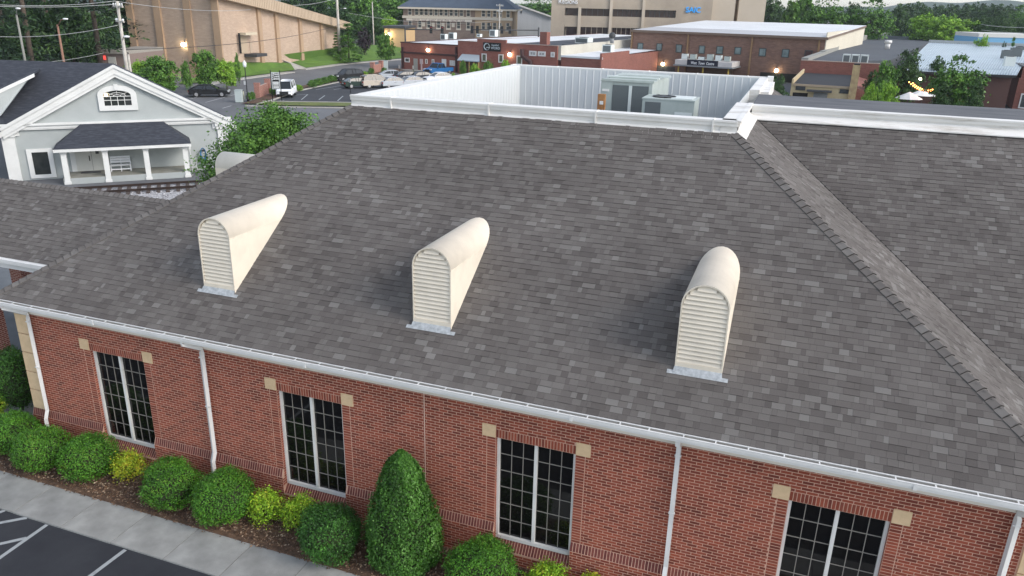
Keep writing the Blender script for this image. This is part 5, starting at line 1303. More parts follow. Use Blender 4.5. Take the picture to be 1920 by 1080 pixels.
# B ---- taller red shop with sign
zB = F.P(955, 80.8)[1]; dB = max(14, F.L(G(1145, 63, zB)).y)
B_ = local_fac(F, 'brick_shop', 'taller red brick shop with a black wall sign and dark flat roof', 'building')
MB().box(sA1, sB1, -.4, dB, 0, zB-.6).build('wall', RBR, B_)
b = MB(); b.box(sA1, sB1, -.4, -.1, zB-.6, zB-.06); s0, s1 = S_(897), S_(951); b.box(s0, s1, -.42, -.1, zB-.06, zB+.42); b.box(sA1, sA1+.3, -.1, dB, zB-.6, zB-.1); b.build('parapet', RBR, B_)
b = MB(); b.box(sA1, s0, -.46, -.06, zB-.059, zB+.02); b.box(s1, sB1+.05, -.46, -.06, zB-.059, zB+.02); b.box(s0-.05, s1+.05, -.47, -.05, zB+.421, zB+.5); b.build('coping', TANC, B_)
MB().box(sA1+.31, S_(951), -.09, dB-.5, zB-.599, zB-.12).build('roof', GWH, B_, label='white part of the flat roof'); MB().box(S_(951)+.01, sB1, -.09, dB-.5, zB-.599, zB-.14).build('roof', BMEM, B_, label='black part of the flat roof')
b = MB(); b.box(S_(951), sB1, dB-.5, dB-.1, zB-.6, zB+.3); b.box(sB1-.4, sB1, 2, dB-.1, zB-.6, zB+.1); b.build('back_parapet', BMEM, B_)
b = MB(); 
for i in range(6): b.box(sB1+.001, sB1+.5, -.1+dB*i/6, -.1+dB*(i+1)/6-.01, zB-2.2, zB+.0+.1*i)
b.build('stepped_white_wall', mat('cream_wall', lin(.52, .50, .44), lin(.44, .42, .36), .2, .8), B_)
for r in ((903.4, 100, 912.6, 116), (935, 101.5, 943.8, 117.8), (969, 104, 979, 121.5)): fwin(F, B_, *r, WHF, mat('olive_glass', lin(.12, .13, .09), rough=.2), .16, off=-.4)
for r in ((992.5, 95, 1006, 105.4), (1008.8, 96, 1023, 106)): fwin(F, B_, *r, WHF, GWIN, .25, off=-.4, muntins=(1, 1))
fwin(F, B_, 1033, 97.4, 1040, 107.5, WHF, GWIN, .2, off=-.4, muntins=(1, 0))
wall_lamp(fp(F, 955.6, 99, -.75), .30, 'lit lamp on the taller red brick shop right of its black sign')
a, z1 = F.P(906.6, 79, -.42); c, z0 = F.P(939.2, 96.5, -.42); z0 = F.P(906.6, 95, -.42)[1]
sg = thing('shop_sign', 'black wall sign with a pale emblem and lettering on the red brick shop', 'sign', F.o+F.d*((a+c)/2)+F.n*(-.42), F.rot)
wS, hS = (c-a)/2, z1-z0
MB().box(-wS, wS, -.14, -.01, z0, z1).build('board', BLACK, sg)
SGT = mat('sign_silver', lin(.45, .52, .56), rough=.5)
e = MB(); ex, ez, er = -wS*.58, (z0+z1)/2, hS*.40
e.tube([(ex+er*math.cos(q), -.16, ez+er*math.sin(q)) for q in [2*math.pi*i/24 for i in range(25)]], er*.07, 5); e.tube([(ex-er*.1+er*.8*math.cos(q), -.16, ez+er*.8*math.sin(q)) for q in [math.pi*.5+math.pi*i/12 for i in range(13)]], er*.16, 5)
e.box(ex-er*.1, ex+er*1.1, -.17, -.15, ez-er*.32, ez-er*.1); e.build('emblem', SGT, sg)
text_obj('Engrafted', hS*.30, SGT, sg, (wS*.38, -.15, z0+hS*.72), sx=.88); text_obj('WORD', hS*.40, SGT, sg, (wS*.42, -.15, z0+hS*.36)); 
aw = MB(); q = [F.P(866.5, 101, -.4), F.P(899, 103, -.4), F.P(899, 115, -2.2), F.P(857, 112, -2.2)]
aw.face([(q[0][0], -.41, q[0][1]), (q[1][0], -.41, q[1][1]), (q[2][0], -2.2, q[2][1]), (q[3][0], -2.2, q[2][1])][::-1]); aw.face([(q[2][0], -2.2, q[2][1]), (q[2][0], -2.2, q[2][1]-.15), (q[3][0], -2.2, q[2][1]-.15), (q[3][0], -2.2, q[2][1])])
aw.face([(q[1][0], -.41, q[1][1]), (q[1][0], -.41, q[2][1]), (q[2][0], -2.2, q[2][1])]); aw.build('awning', mat('awning_grey', lin(.34, .40, .45), rough=.5), B_)
en = MB()
for i in range(5): s = q[3][0]+.5+i*(q[2][0]-q[3][0]-.8)/4; en.box(s-.09, s+.09, -2.1, -1.95, 0, q[2][1]-.15)
en.build('entry_post', mat('entry_wood', lin(.45, .27, .12), rough=.7), B_); MB().box(q[3][0]+.7, q[2][0]-.5, -1.4, -.401, 0, q[2][1]-.2).build('entry', mat('entry_dark', lin(.10, .06, .035), rough=.7), B_)
a, z1 = F.P(986, 96, -.5); c, z0 = F.P(997, 120, -.5); MB().tube([(a-.5, -.8, z1+.3), (a-.5, -.8, z1-.8), (c-.1, -.8, z1-1.6), (c, -.8, 1)], .38, 8).build('exhaust_duct', COPE, B_)
ch = F.P(1021.5, 82, 4); c_z = F.P(1021, 60, 4)[1]; MB().box(ch[0]-.65, ch[0]+.65, 3.4, 4.6, zB-.5, c_z).build('chimney', RBR2, B_)
# C ---- low wing with white roof, D red return
zC = F.P(1088, 106)[1]
C_ = local_fac(F, 'brick_shop', 'low brick wing with a sloping white roof left of the brown brick centre', 'building')
MB().box(sB1+.51, sC1, 0, dB, 0, zC).build('wall', RBR2, C_)
dC = 2.0
def pix(X):
    q = X-CP; return 960+FPX*q.dot(CR)/q.dot(CF)
while dC < 60 and pix(F.o+F.d*sC1+F.n*dC+Vector((0, 0, zC+.6))) < 1180: dC += .5
b = MB(); b.face([(sB1+.51, -.05, zC+.01), (sC1-.3, -.05, zC+.01), (sC1-.3, dB, zC+.5), (sB1+.51, dB, zC+.5)]); b.box(sB1+.51, sC1+.1, -.12, -.051, zC-.25, zC+.05); b.build('roof', GWH, C_)
MB().box(sC1-.3, sC1+.01, -.3, dC, 0, zC+.65).build('side_wall', RBR2, C_)
def roof_unit(F_, u, v, off, w, h, lab, zb):
    s, z = F_.P(u, v, off); t = thing('rooftop_unit', lab, 'air conditioner', F_.o+F_.d*s+F_.n*off+Vector((0, 0, zb)), F_.rot)
    MB().box(-w/2, w/2, 0, w*.9, .05, h).build('cabinet', HVL, t); MB().box(-w/2+.12, w/2-.12, -.02, -.001, .2, h-.15).build('coil_panel', COIL, t); MB().cyl((0, w*.45, h), w*.36, .05, 12).build('fan_ring', DGREY, t)
roof_unit(F, 830, 77, 14, 1.1, 1.1, 'dark sided air unit left of the pair on the bright white shop roof', zA-.1); roof_unit(F, 846, 75, 17, 1.2, 1.3, 'dark sided air unit right of the pair on the bright white shop roof', zA-.1)
roof_unit(F, 923, 69, 20, 1.3, 1.3, 'air unit on the white roof above the black shop sign', zB-.12); roof_unit(F, 1090, 78, 12, 2.4, 1.0, 'low air unit on the black shop roof', zB-.14); roof_unit(F, 1137, 97, 9, 1.6, 1.3, 'pale air unit on the sloping white roof', zC+.2); roof_unit(F, 897, 71, 16, .8, .6, 'small vent box on the white roof behind the stepped parapet', zB-.12)
t = thing('roof_vent_stack', 'black turbine vent standing on the black shop roof', 'roof vent', F.o+F.d*S_(1062)+F.n*18+Vector((0, 0, zB-.14))); MB().cyl((0, 0, 0), .35, 1.1, 10).build('stack', MGREY, t); MB().ball((0, 0, 1.3), .6, 10, 6).build('turbine', DGREY, t)

# ---- brown brick centre
FW_ = Fac(G(1182, 135), 100); zW = FW_.P(1300, 60.5)[1]
W_ = local_fac(FW_, 'shopping_centre', 'two storey brown brick shopping centre with a bright white roof and sign canopy', 'building')
sW = FW_.P(1546, 90)[0]; pk = G(1632, 48, zW+1.3); dW = FW_.L(pk).y
MB().box(0, sW, 0, dW, 0, zW-.3).build('wall', BBR, W_)
MB().box(sW+.001, sW+.15, 0, dW, 0, zW+.8).build('side_wall', mat('cream_side_wall', lin(.62, .58, .48), lin(.56, .52, .43), .1, .8), W_)
b = MB(); b.face([(-.4, -.4, zW), (sW+.4, -.4, zW), (sW+.4, dW*.25, zW+.35), (-.4, dW*.25, zW+.35)]); b.build('roof', mat('metal_roof_grey', lin(.45, .46, .48), rough=.5), W_, label='grey front strip of the metal roof')
b = MB(); b.face([(-.4, dW*.25+.02, zW+.36), (sW+.4, dW*.25+.02, zW+.36), (sW+.4, dW, zW+1.3), (-.4, dW, zW+1.3)]); b.build('roof', GWH, W_, label='bright white main part of the metal roof')
b = MB(); b.box(-.45, sW+.45, -.5, -.401, zW-.35, zW+.05); b.box(-.3, sW, -.4, -.01, zW-.3, zW-.05); b.face([(sW+.41, -.4, zW-.3), (sW+.41, dW, zW+.9), (sW+.41, dW, zW+1.32), (sW+.41, -.4, zW+.05)]); b.build('eave_trim', mat('eave_brown', lin(.17, .12, .09), rough=.6), W_)
for u in (1184, 1289, 1409, 1535): s = FW_.P(u, 90)[0]; MB().box(s-.13, s+.13, -.25, -.001, .1, zW-.3).build('downspout', mat('pipe_ochre', lin(.26, .16, .08), rough=.6), W_)
for r in ((1196, 80, 1205.5, 93.5), (1231.5, 81, 1241, 95.5), (1268, 83, 1278, 99), (1311, 85, 1321, 101), (1344, 86.3, 1355, 101.7), (1378, 88, 1389, 102.5), (1424, 90, 1435.5, 106), (1467, 91.7, 1478.5, 108.3)):
    fwin(FW_, W_, *r, mat('window_dark_frame', lin(.05, .06, .06), rough=.5), GWINL, .12)
fwin(FW_, W_, 1509.5, 94, 1522, 109.5, mat('window_dark_frame', lin(.05, .06, .06)), mat('red_brown_blind', lin(.07, .03, .025), rough=.6), .12)
fbox(FW_, W_, 'shop_window', GWIN, 1218, 122, 1265, 134, -.05, -.001, z0=.3); fbox(FW_, W_, 'garage_opening', mat('opening_dark', lin(.02, .018, .015), rough=.8), 1426, 135, 1500, 150, -.05, -.001, z0=0)
wall_lamp(fp(FW_, 1243, 117, -.4), .30, 'lit lamp on the brown brick centre left of its canopy'); wall_lamp(fp(FW_, 1456, 129, -.4), .30, 'lit lamp on the brown brick centre right of its canopy')
of = -5; a, z1 = FW_.P(1266, 111.5, of); c, _ = FW_.P(1373, 116, of); z0 = FW_.P(1266, 123, of)[1]
CAN = mat('canopy_white', lin(.60, .58, .57), lin(.5, .48, .47), .8, .6)
MB().box(a, c, of, -.01, z0+.25, z1).build('canopy', CAN, W_); MB().box(a-.2, c+.2, of-.2, -.01, z0, z0+.249).build('canopy_edge', MGREY, W_)
for s in (a+.6, (a+c)/2, c-.6): MB().tube([(s, of+.4, 0), (s, of+.4, z0)], .14, 8).build('canopy_post', mat('post_ochre', lin(.45, .32, .06), rough=.6), W_)
MB().box(a+1, c-1, -.3, -.06, 0, z0-.3).build('entrance', mat('entrance_warm', lin(.16, .09, .05), rough=.5), W_)
sa, sz1 = FW_.P(1288.7, 114.5, of-.05); sc, sz0 = FW_.P(1345.5, 125, of-.05); sz1 -= 0.05
zc_ = (z0+.25+z1)/2; bw = (sc-sa)/2
sg = thing('canopy_sign', 'dark sign lettered West Town Centre on the white canopy', 'sign', FW_.o+FW_.d*((sa+sc)/2)+FW_.n*(of-.01), FW_.rot); MB().box(-bw, bw, -.12, -.001, zc_-.52, zc_+.52).build('board', mat('sign_navy', lin(.012, .014, .03), rough=.5), sg)
text_obj('West  Town  Centre', .66, WTXT, sg, (0, -.13, zc_), shear=.18, sx=.72)
for i in range(6):
    s = a+1+i*1.5; hgt = random.uniform(.5, 1.1); t = thing('rooftop_unit', ['boxy grey unit at the left end of the canopy roof', 'small white unit second from the left on the canopy roof', 'tall grey unit third from the left on the canopy roof', 'grey unit fourth from the left on the canopy roof', 'pale round topped unit fifth on the canopy roof', 'grey unit at the right end of the canopy roof'][i], 'air conditioner', FW_.o+FW_.d*s+FW_.n*(-3.2)+Vector((0, 0, z1)), FW_.rot)
    MB().box(-.5, .5, 0, .9, .05, hgt).build('cabinet', HV if i % 2 else HVL, t); MB().cyl((0, .45, hgt), .33, .05, 10).build('fan_ring', DGREY, t)
# ---- black roofed building and red parapet right of it
zK = 5.3; K = Fac(G(1502, 114, zK), 95)
K_ = local_fac(K, 'flat_roof_building', 'red brick building with a long grey flat roof and stepped side parapet', 'building')
k1 = K.P(1650, 118)[0]; kb = K.L(G(1690, 73, zK)).y
MB().box(0, k1, 0, .4, 0, zK+.05).build('wall', RBR2, K_); MB().box(k1, k1+5, 1, 1.3, 0, zK-.4).build('wall', RBR2, K_, label='short set back brick wall')
pl = [K.L(G(u, v, zK-.3)) for u, v in ((1515, 115), (1668, 113), (1748, 76), (1632, 71.5))]
MB().prism([(p.x, max(p.y, .41), zK-.3) for p in pl], z0=0).build('roof', mat('grey_membrane', lin(.085, .095, .11), lin(.07, .078, .09), .1, .85), K_)
b = MB(); b.box(0, k1, -.05, .45, zK+.051, zK+.13); b.build('coping', TANC, K_)
pa0, pa1 = pl[0], pl[3]; st = MB()
for i in range(6):
    f0, f1 = i/6, (i+1)/6; A0_ = pa0.lerp(pa1, f0); A1_ = pa0.lerp(pa1, f1)
    st.prism([(A0_.x-.9, A0_.y, zK+.15+.12*i), (A1_.x-.9, A1_.y, zK+.15+.12*i), (A1_.x, A1_.y, zK+.15+.12*i), (A0_.x, A0_.y, zK+.15+.12*i)], z0=zK-.6)
st.build('stepped_parapet', mat('parapet_grey', lin(.26, .26, .24), rough=.85), K_)
b0, b1 = pl[3], pl[2]; MB().prism([(b0.x, b0.y, zK+.4), (b1.x, b1.y, zK+.4), (b1.x, b1.y+1, zK+.4), (b0.x, b0.y+1, zK+.4)], z0=zK-.5).build('back_parapet', mat('parapet_grey2', lin(.16, .18, .20), rough=.85), K_)
q = K.L(G(1664, 88, zK)); t = thing('roof_vent_stack', 'white capped vent on the long grey flat roof', 'roof vent', K.o+K.d*q.x+K.n*q.y+Vector((0, 0, zK-.3))); MB().cyl((0, 0, 0), .45, 1.0, 10).build('stack', WHITE, t); MB().cyl((0, 0, 1.0), .65, .5, 10).build('cap', WHITE, t)
q = K.L(G(1606, 116, zK-.3)); 
for i in range(3):
    t = thing('rooftop_unit', ['left one of three pale air units on the grey flat roof', 'middle one of three pale air units on the grey flat roof', 'right one of three pale air units on the grey flat roof'][i], 'air conditioner', K.o+K.d*(q.x-1.1+i*1.1)+K.n*(3+q.y*.0)+Vector((0, 0, zK-.3)), K.rot)
    MB().box(-.48, .48, 0, .9, .05, 1.25).build('cabinet', HVL, t); MB().box(-.36, .36, -.02, -.001, .2, 1.1).build('coil_panel', COIL, t)
# ---- tan garage
J = Fac(G(1480, 155, 4.0), 93)
J_ = local_fac(J, 'tan_garage', 'small tan painted building with a black roof and tall stained chimney', 'building')
zJ = J.P(1500, 157)[1]; sJ = J.P(1603, 165)[0]; s0 = J.P(1483, 165)[0]; TANW = mat('tan_wall', lin(.52, .42, .26), lin(.46, .37, .23), 1, .85)
dJ = J.L(G(1510, 136, zJ)).y
MB().box(s0, sJ, 0, dJ, 0, zJ-.25).build('wall', TANW, J_)
b = MB(); b.box(s0, s0+.2, 0, dJ, zJ-.249, zJ+.45); b.face([(s0, 0, zJ), (s0+.2, 0, zJ), (s0+.2, 0, 4)]); b.box(sJ-.2, sJ, 0, dJ, zJ-.249, zJ+.3); b.build('end_parapet', TANW, J_)
MB().box(s0+.21, sJ-.21, -.05, dJ, zJ-.2, zJ-.03).build('roof', mat('black_roof', lin(.018, .019, .024), rough=.8), J_); MB().box(s0+.2, sJ-.2, -.14, -.051, zJ-.24, zJ-.0).build('gutter', mat('gutter_tan', lin(.36, .28, .20), rough=.7), J_)
for r in ((1492.5, 161, 1509.5, 169.5), (1575, 167, 1594, 176)): fwin(J, J_, *r, DGREY, GWIN, .06, muntins=(4, 1))
fbox(J, J_, 'doorway', mat('doorway_dark', lin(.012, .01, .01)), 1487, 173, 1514, 180, -.04, -.001, z0=0); a, z1 = J.P(1514, 167); c, _ = J.P(1560, 172)
MB().box(a, c, -1.2, -.001, z1-.16, z1).build('door_awning', DGREY, J_); fbox(J, J_, 'door', MGREY, 1526, 173, 1551, 181, -.06, -.002, z0=0)
s, zt = J.P(1607, 122, -.3); MB().box(s-.38, s+.38, -.5, .2, 0, zt).build('chimney', mat('chimney_tan', lin(.42, .33, .18), lin(.28, .20, .12), 2.5, .9), J_); MB().box(s-.3, s+.3, -.42, .12, zt+.001, zt+.16).build('chimney_cap', BLACK, J_)
s2 = J.P(1616, 190)[0]; MB().tube([(s2, -.3, 0), (s2, -.3, 2.8), (s2+2, 2, 3.8)], .09, 6).build('downspout', WHITE, J_)
MB().prism([(sJ, .1, zJ-.1), (sJ+2.2, .1, zJ-.7), (sJ+2.2, dJ, zJ-.7), (sJ, dJ, zJ-.1)], z0=0).build('side_shed', RBR2, J_)
# ---- building with pale metal roof
MR = mat('pale_metal_roof', lin(.42, .50, .56), lin(.36, .44, .50), .3, .4); zM = 5.0
M0, M1, M2, M3 = G(1690, 132, zM), G(1906, 141, zM), G(1935, 88, zM+1.4), G(1742, 80, zM+1.4)
FM_ = Fac(Vector((M0.x, M0.y, 0)), math.degrees(math.atan2(M1.x-M0.x, M1.y-M0.y)))
M_ = local_fac(FM_, 'metal_roof_building', 'dark brick building with a wide pale ribbed metal roof behind the trees', 'building')
L4 = [FM_.L(p) for p in (M0, M1, M2, M3)]
b = MB(); b.prism(L4, vec=(0, 0, -.15)); b.build('roof', MR, M_)
n = 44
rb_ = MB()
for i in range(n+1):
    a_, c_ = L4[0].lerp(L4[1], i/n), L4[3].lerp(L4[2], i/n); rb_.tube([a_+Vector((0, 0, .03)), c_+Vector((0, 0, .03))], .05, 4)
rb_.build('roof_ribs', MR, M_, kind='stuff')
MB().box(.3, L4[1].x-.3, .4, .8, 0, zM-.2).build('wall', mat('dark_brick_wall', lin(.075, .04, .035), rough=.9), M_); MB().box(0, L4[1].x, -.15, -.01, zM-.32, zM-.02).build('eave_trim', BLACK, M_)
MB().box(L4[1].x-6.2, L4[1].x-3.4, .3, .399, 0, 2.9).build('door', mat('rust_door', lin(.13, .045, .03), rough=.8), M_)
e = L4[2]-L4[3]; MB().prism([L4[3]+Vector((0, 0, .5)), L4[2]+Vector((0, 0, .5)), L4[2]+Vector((0, .5, .5)), L4[3]+Vector((0, .5, .5))], vec=(0, 0, -1.2)).build('back_parapet', mat('parapet_pale', lin(.40, .42, .42), rough=.8), M_)
for i, (u, v, w) in enumerate(((1887, 108, 1.7), (1905, 106, 2.0), (1893, 122, 1.7), (1912, 98, 1.6))):
    p = G(u, v, zM+.8); t = thing('rooftop_unit', ['dark air unit on the left of the cluster on the pale metal roof', 'large dark air unit in the cluster on the pale metal roof', 'lowest pale air unit on the pale metal roof', 'highest dark air unit on the pale metal roof'][i], 'air conditioner', (p.x, p.y, zM+.6), FM_.rot)
    MB().box(-w*.35, w*.35, 0, w*.5, .05, w*.7).build('cabinet', COIL if i != 2 else HVL, t); MB().cyl((0, w*.25, w*.7), w*.26, .06, 10).build('fan_ring', DGREY, t)
E3 = Fac(G(1897, 205, 0), 95); E_ = local_fac(E3, 'brick_end_building', 'red brick building corner with a white window frame at the right picture edge', 'building'); zE = E3.P(1905, 146)[1]
MB().box(0, 8, 0, 8, 0, zE).build('wall', RBR2, E_); MB().box(.2, 8, .2, 8, zE, zE+1.4).build('upper_wall', RBR2, E_); MB().box(.1, 8.1, .1, 8.1, zE+1.401, zE+1.5).build('coping', DGREY, E_); fwin(E3, E_, 1915, 175, 1945, 205, WHF, GWIN, .15)
# blue building
BB = Fac(AT(1832, 80, 185), 74); t = local_fac(BB, 'blue_building', 'long low sky blue building with a white roof edge at the far right', 'building')
z1 = BB.P(1860, 70)[1]; MB().box(0, 40, 0, 10, 0, z1).build('wall', mat('blue_wall', lin(.16, .38, .60), rough=.7), t); MB().box(0, 12, -.1, 10, z1+.001, z1+.7).build('roof_edge', mat('blue_bldg_trim', lin(.6, .6, .58), rough=.7), t); MB().box(12.01, 40, 0, 10, z1, z1+.15).build('roof', MGREY, t)
# ---- bank / office block
OC = mat('office_concrete', lin(.40, .34, .27), lin(.33, .28, .225), .12, .85, contrast=(.42, .6)); OCL = mat('office_concrete_light', lin(.52, .45, .37), lin(.46, .40, .32), .1, .85)
O = Fac(AT(1033, 75, 200), 73); O_ = local_fac(O, 'office_block', 'tall tan concrete office block with ribbon windows and blue letters', 'building')
so = lambda u: O.P(u, 40)[0]; zo = lambda v: O.P(1150, v)[1]; ZTOP = 26
z_a, z_b, z_c, z_d = zo(31), zo(17), zo(70), zo(52)
ztops = zo(18)
segs = [(1086.5, 1143.5), (1146.5, 1203.5), (1206.5, 1266)]
MB().box(so(1033), so(1333), 1.2, 30, 0, ZTOP).build('core', OC, O_)
sp = MB(); sp.box(so(1033), so(1058.5), 0, 1.19, 0, ZTOP); sp.box(so(1266), so(1333), 0, 1.19, 0, ZTOP)
sp.box(so(1058.5)+.01, so(1266)-.01, 0, 1.19, z_b, ZTOP); sp.box(so(1058.5)+.01, so(1266)-.01, 0, 1.19, z_d, z_a); sp.box(so(1058.5)+.01, so(1266)-.01, 0, 1.19, 0, 1.0); sp.build('spandrel', OC, O_)
for u in (1086, 1144.5, 1205): s = so(u); MB().box(s-.35, s+.35, -.4, 1.1, 0, ZTOP if u > 1087 else z_b+.3).build('column', OCL, O_)
OG = mat('office_glass', lin(.035, .022, .024), lin(.05, .035, .03), .3, .15)
for (a, c), n in zip([(1059.5, 1085)]+segs, (1, 5, 6, 6)):
    for z0, z1 in ((z_a, z_b), (1.0, z_d)):
        sa, sc = so(a)+.3, so(c)-.3; f = MB()
        for i in range(n+1): s = sa+(sc-sa)*i/n; f.box(s-.06, s+.06, .5, .7, z0, z1)
        w = f.build('window', DGREY if z0 > 2 else OC, O_)
        for i in range(n): MB().box(sa+(sc-sa)*i/n+.061, sa+(sc-sa)*(i+1)/n-.061, .6, .66, z0, z1).build('pane', OG, w)
MB().box(so(1333)+.01, so(1378), 1.6, 30, 0, ZTOP-1.2).build('stair_block', OCL, O_); MB().box(so(1378)+.01, so(1386), 5, 30, 0, ZTOP-1).build('recess', mat('recess_brown', lin(.26, .18, .13), rough=.9), O_); MB().box(so(1386)+.01, so(1437), 2.5, 30, 0, ZTOP-2).build('stair_block', OCL, O_, label='rightmost block of the office building')
a, z1 = O.P(1285, 12.5); c, z0 = O.P(1314.5, 25.5); BLU = mat('blue_letters', lin(.02, .25, .62), rough=.4, emit=lin(.02, .3, .8), estr=.25)
sg = thing('wall_lettering', 'blue SAIC letters on the tan office block', 'sign', O.o+O.d*((a+c)/2)+O.n*(-.02), O.rot); text_obj('SAIC', (z1-z0)*1.15, BLU, sg, (0, -.15, (z0+z1)/2), ext=.1, sx=1.02)
a, z1 = O.P(1047, 0); c, z0 = O.P(1085, 8); sg = thing('wall_lettering', 'white REGIONS letters high on the left of the office block', 'sign', O.o+O.d*((a+c)/2)+O.n*(-.02), O.rot)
text_obj('R', 1.35, WTXT, sg, (-2.05, -.15, (z0+z1)/2+.1), ext=.1); text_obj('EGIONS', 1.08, WTXT, sg, (.36, -.15, (z0+z1)/2), ext=.1, sx=.98)
# ---- three storey brick building
TB = mat('brownish_brick', lin(.27, .20, .16), lin(.22, .16, .13), .3, .9, brick=(.8, .25, .01, lin(.3, .24, .2))); TBL = mat('tan_brick', lin(.42, .31, .20), lin(.37, .27, .18), .3, .9); TRM = mat('cream_trim', lin(.58, .52, .43), rough=.7)
T3 = Fac(AT(757, 78, 222), 74); T_ = local_fac(T3, 'three_storey_building', 'three storey brick building with blue grey hipped roof and a long banner', 'building')
st_ = lambda u: T3.P(u, 30)[0]; zt_ = lambda v, u=850: T3.P(u, v)[1]; zEv = zt_(15)
sL_, sM, sR_ = st_(756), st_(891), st_(960)
MB().box(sL_, sM, 0, 22, 0, zEv-.3).build('wall', TB, T_); MB().box(sM+.01, sR_, -.3, 22, 0, zEv-.3).build('wall', TBL, T_, label='lighter tan right part of the wall')
r_ = MB(); e_ = [(sL_-1.2, -1.2, zEv), (sR_+1.2, -1.2, zEv), (sR_+1.2, 24, zEv), (sL_-1.2, 24, zEv)]; tp = [(sL_+6.5, 8, zEv+5.2), (sR_-6.5, 8, zEv+5.2), (sR_-6.5, 14, zEv+5.2), (sL_+6.5, 14, zEv+5.2)]
for i in range(4): j = (i+1) % 4; r_.face([e_[i], e_[j], tp[j], tp[i]])
r_.face(tp); r_.build('roof', mat('blue_grey_roof', lin(.075, .10, .14), lin(.06, .08, .11), .4, .8), T_)
MB().box(sL_-1.2, sR_+1.2, -1.2, 24, zEv-.45, zEv-.01).build('eave_trim', TRM, T_)
zz = [T3.P(850, v)[1] for v in (33.5, 36, 17.5, 29.5, 41, 53)]
MB().box(sL_-.2, sR_+.2, -.45, -.301, zz[1], zz[0]+.3).build('belt_course', TRM, T_); MB().box(sL_-.2, sM, -.3, -.001, zz[1], zz[0]+.3).build('belt_course', TRM, T_)
for u in (766, 778.5, 787.5, 796.5, 805.5, 815, 824.6, 833.6, 843.4, 852.3, 862.5, 875.4, 904, 914, 925, 935, 950):
    o_ = 0 if u < 891 else -.3; s = st_(u)+.4; f = MB(); f.box(s-.55, s+.55, o_-.1, o_-.001, zz[3]-.2, zz[3]); f.box(s-.55, s-.40, o_-.1, o_-.001, zz[3], zz[2]); f.box(s+.40, s+.55, o_-.1, o_-.001, zz[3], zz[2]); f.box(s-.4, s+.4, o_-.08, o_-.001, (zz[2]+zz[3])/2-.05, (zz[2]+zz[3])/2+.05)
    w = f.build('window', TRM, T_); MB().box(s-.399, s+.399, o_-.04, o_-.0015, zz[3]+.001, zz[2]).build('pane', GWIN, w)
for u in (766, 784, 801, 819.5, 838, 857, 875.4, 904, 914, 925, 935, 950):
    o_ = 0 if u < 891 else -.3; s = st_(u)+.4; f = MB(); f.box(s-.65, s+.65, o_-.14, o_-.001, zz[5]-.45, zz[5]); f.box(s-.55, s-.40, o_-.1, o_-.001, zz[5], zz[4]); f.box(s+.40, s+.55, o_-.1, o_-.001, zz[5], zz[4]); f.box(s-.4, s+.4, o_-.08, o_-.001, (zz[4]+zz[5])/2-.05, (zz[4]+zz[5])/2+.05)
    w = f.build('window', TRM, T_); MB().box(s-.399, s+.399, o_-.04, o_-.0015, zz[5]+.001, zz[4]).build('pane', GWIN, w)
for u in (793.7, 812, 830.5, 849.6): s = st_(u); MB().box(s-.4, s+.4, -.08, -.001, zz[5]+.3, zz[4]-.3).build('blind_panel', TRM, T_)
a, z1 = T3.P(762, 33.6, -.5); c, z0 = T3.P(885, 41.5, -.5); bn = thing('banner', 'long cream banner with dark lettering across the three storey brick building', 'banner', T3.o+T3.n*(-.5), T3.rot)
MB().box(a, c, -.06, -.001, z0, z1-.1).build('cloth', mat('banner_cream', lin(.62, .56, .48), rough=.7), bn)
lt = MB(); x = a+1.6; random.seed(5)
while x < c-1.6:
    for _ in range(random.choice((4, 5, 6))):
        w = random.uniform(.18, .3); h = random.choice((.55, .5, .6)); lt.box(x, x+.07, -.08, -.061, (z0+z1)/2-.05-h/2, (z0+z1)/2-.05+h/2); lt.box(x+.071, x+w, -.08, -.061, (z0+z1)/2-.05+random.choice((-h/2, -.05, h/2-.12)), (z0+z1)/2-.05+random.choice((-h/2+.12, .07, h/2)))
        x += w+.08
    x += .45
lt.build('lettering', mat('banner_ink', lin(.30, .24, .22), rough=.7), bn)
# ---- white gabled warehouse
V = Fac(AT(958, 75, 250), 70); V_ = local_fac(V, 'white_warehouse', 'white gabled warehouse with grey roof between the brick building and the office block', 'building')
p = [V.P(962, 62), V.P(1036, 62), V.P(1036, 33), V.P(972, 10.5), V.P(958, 15)]
b = MB(); b.face([(p[0][0], 0, 0), (p[1][0], 0, 0), (p[2][0], 0, p[2][1]), (p[3][0], 0, p[3][1]), (p[0][0], 0, p[4][1])]); b.build('wall', mat('white_siding', lin(.55, .57, .60), lin(.5, .52, .55), .4, .7, stretch=(3, 1, .1)), V_)
b = MB(); b.prism([(p[3][0], -.6, p[3][1]+.3), (p[2][0]+.3, -.6, p[2][1]+.2), (p[2][0]+.3, 40, p[2][1]+.2), (p[3][0], 40, p[3][1]+.3)], vec=(0, 0, -.3)); b.prism([(p[3][0]-3, -.6, p[3][1]-.9), (p[3][0], -.6, p[3][1]+.3), (p[3][0], 40, p[3][1]+.3), (p[3][0]-3, 40, p[3][1]-.9)], vec=(0, 0, -.3)); b.build('roof', mat('warehouse_roof', lin(.20, .21, .22), rough=.8), V_)
b = MB(); b.prism([(p[3][0], -.75, p[3][1]+.35), (p[2][0]+.4, -.75, p[2][1]+.25), (p[2][0]+.4, -.61, p[2][1]+.25), (p[3][0], -.61, p[3][1]+.35)], vec=(0, 0, -.45)); b.build('rake_board', WHITE, V_)
a, z1 = V.P(976, 15); c, z0 = V.P(978.5, 25); MB().box(a, c, -.08, -.001, z0, z1).build('louvre', DGREY, V_)
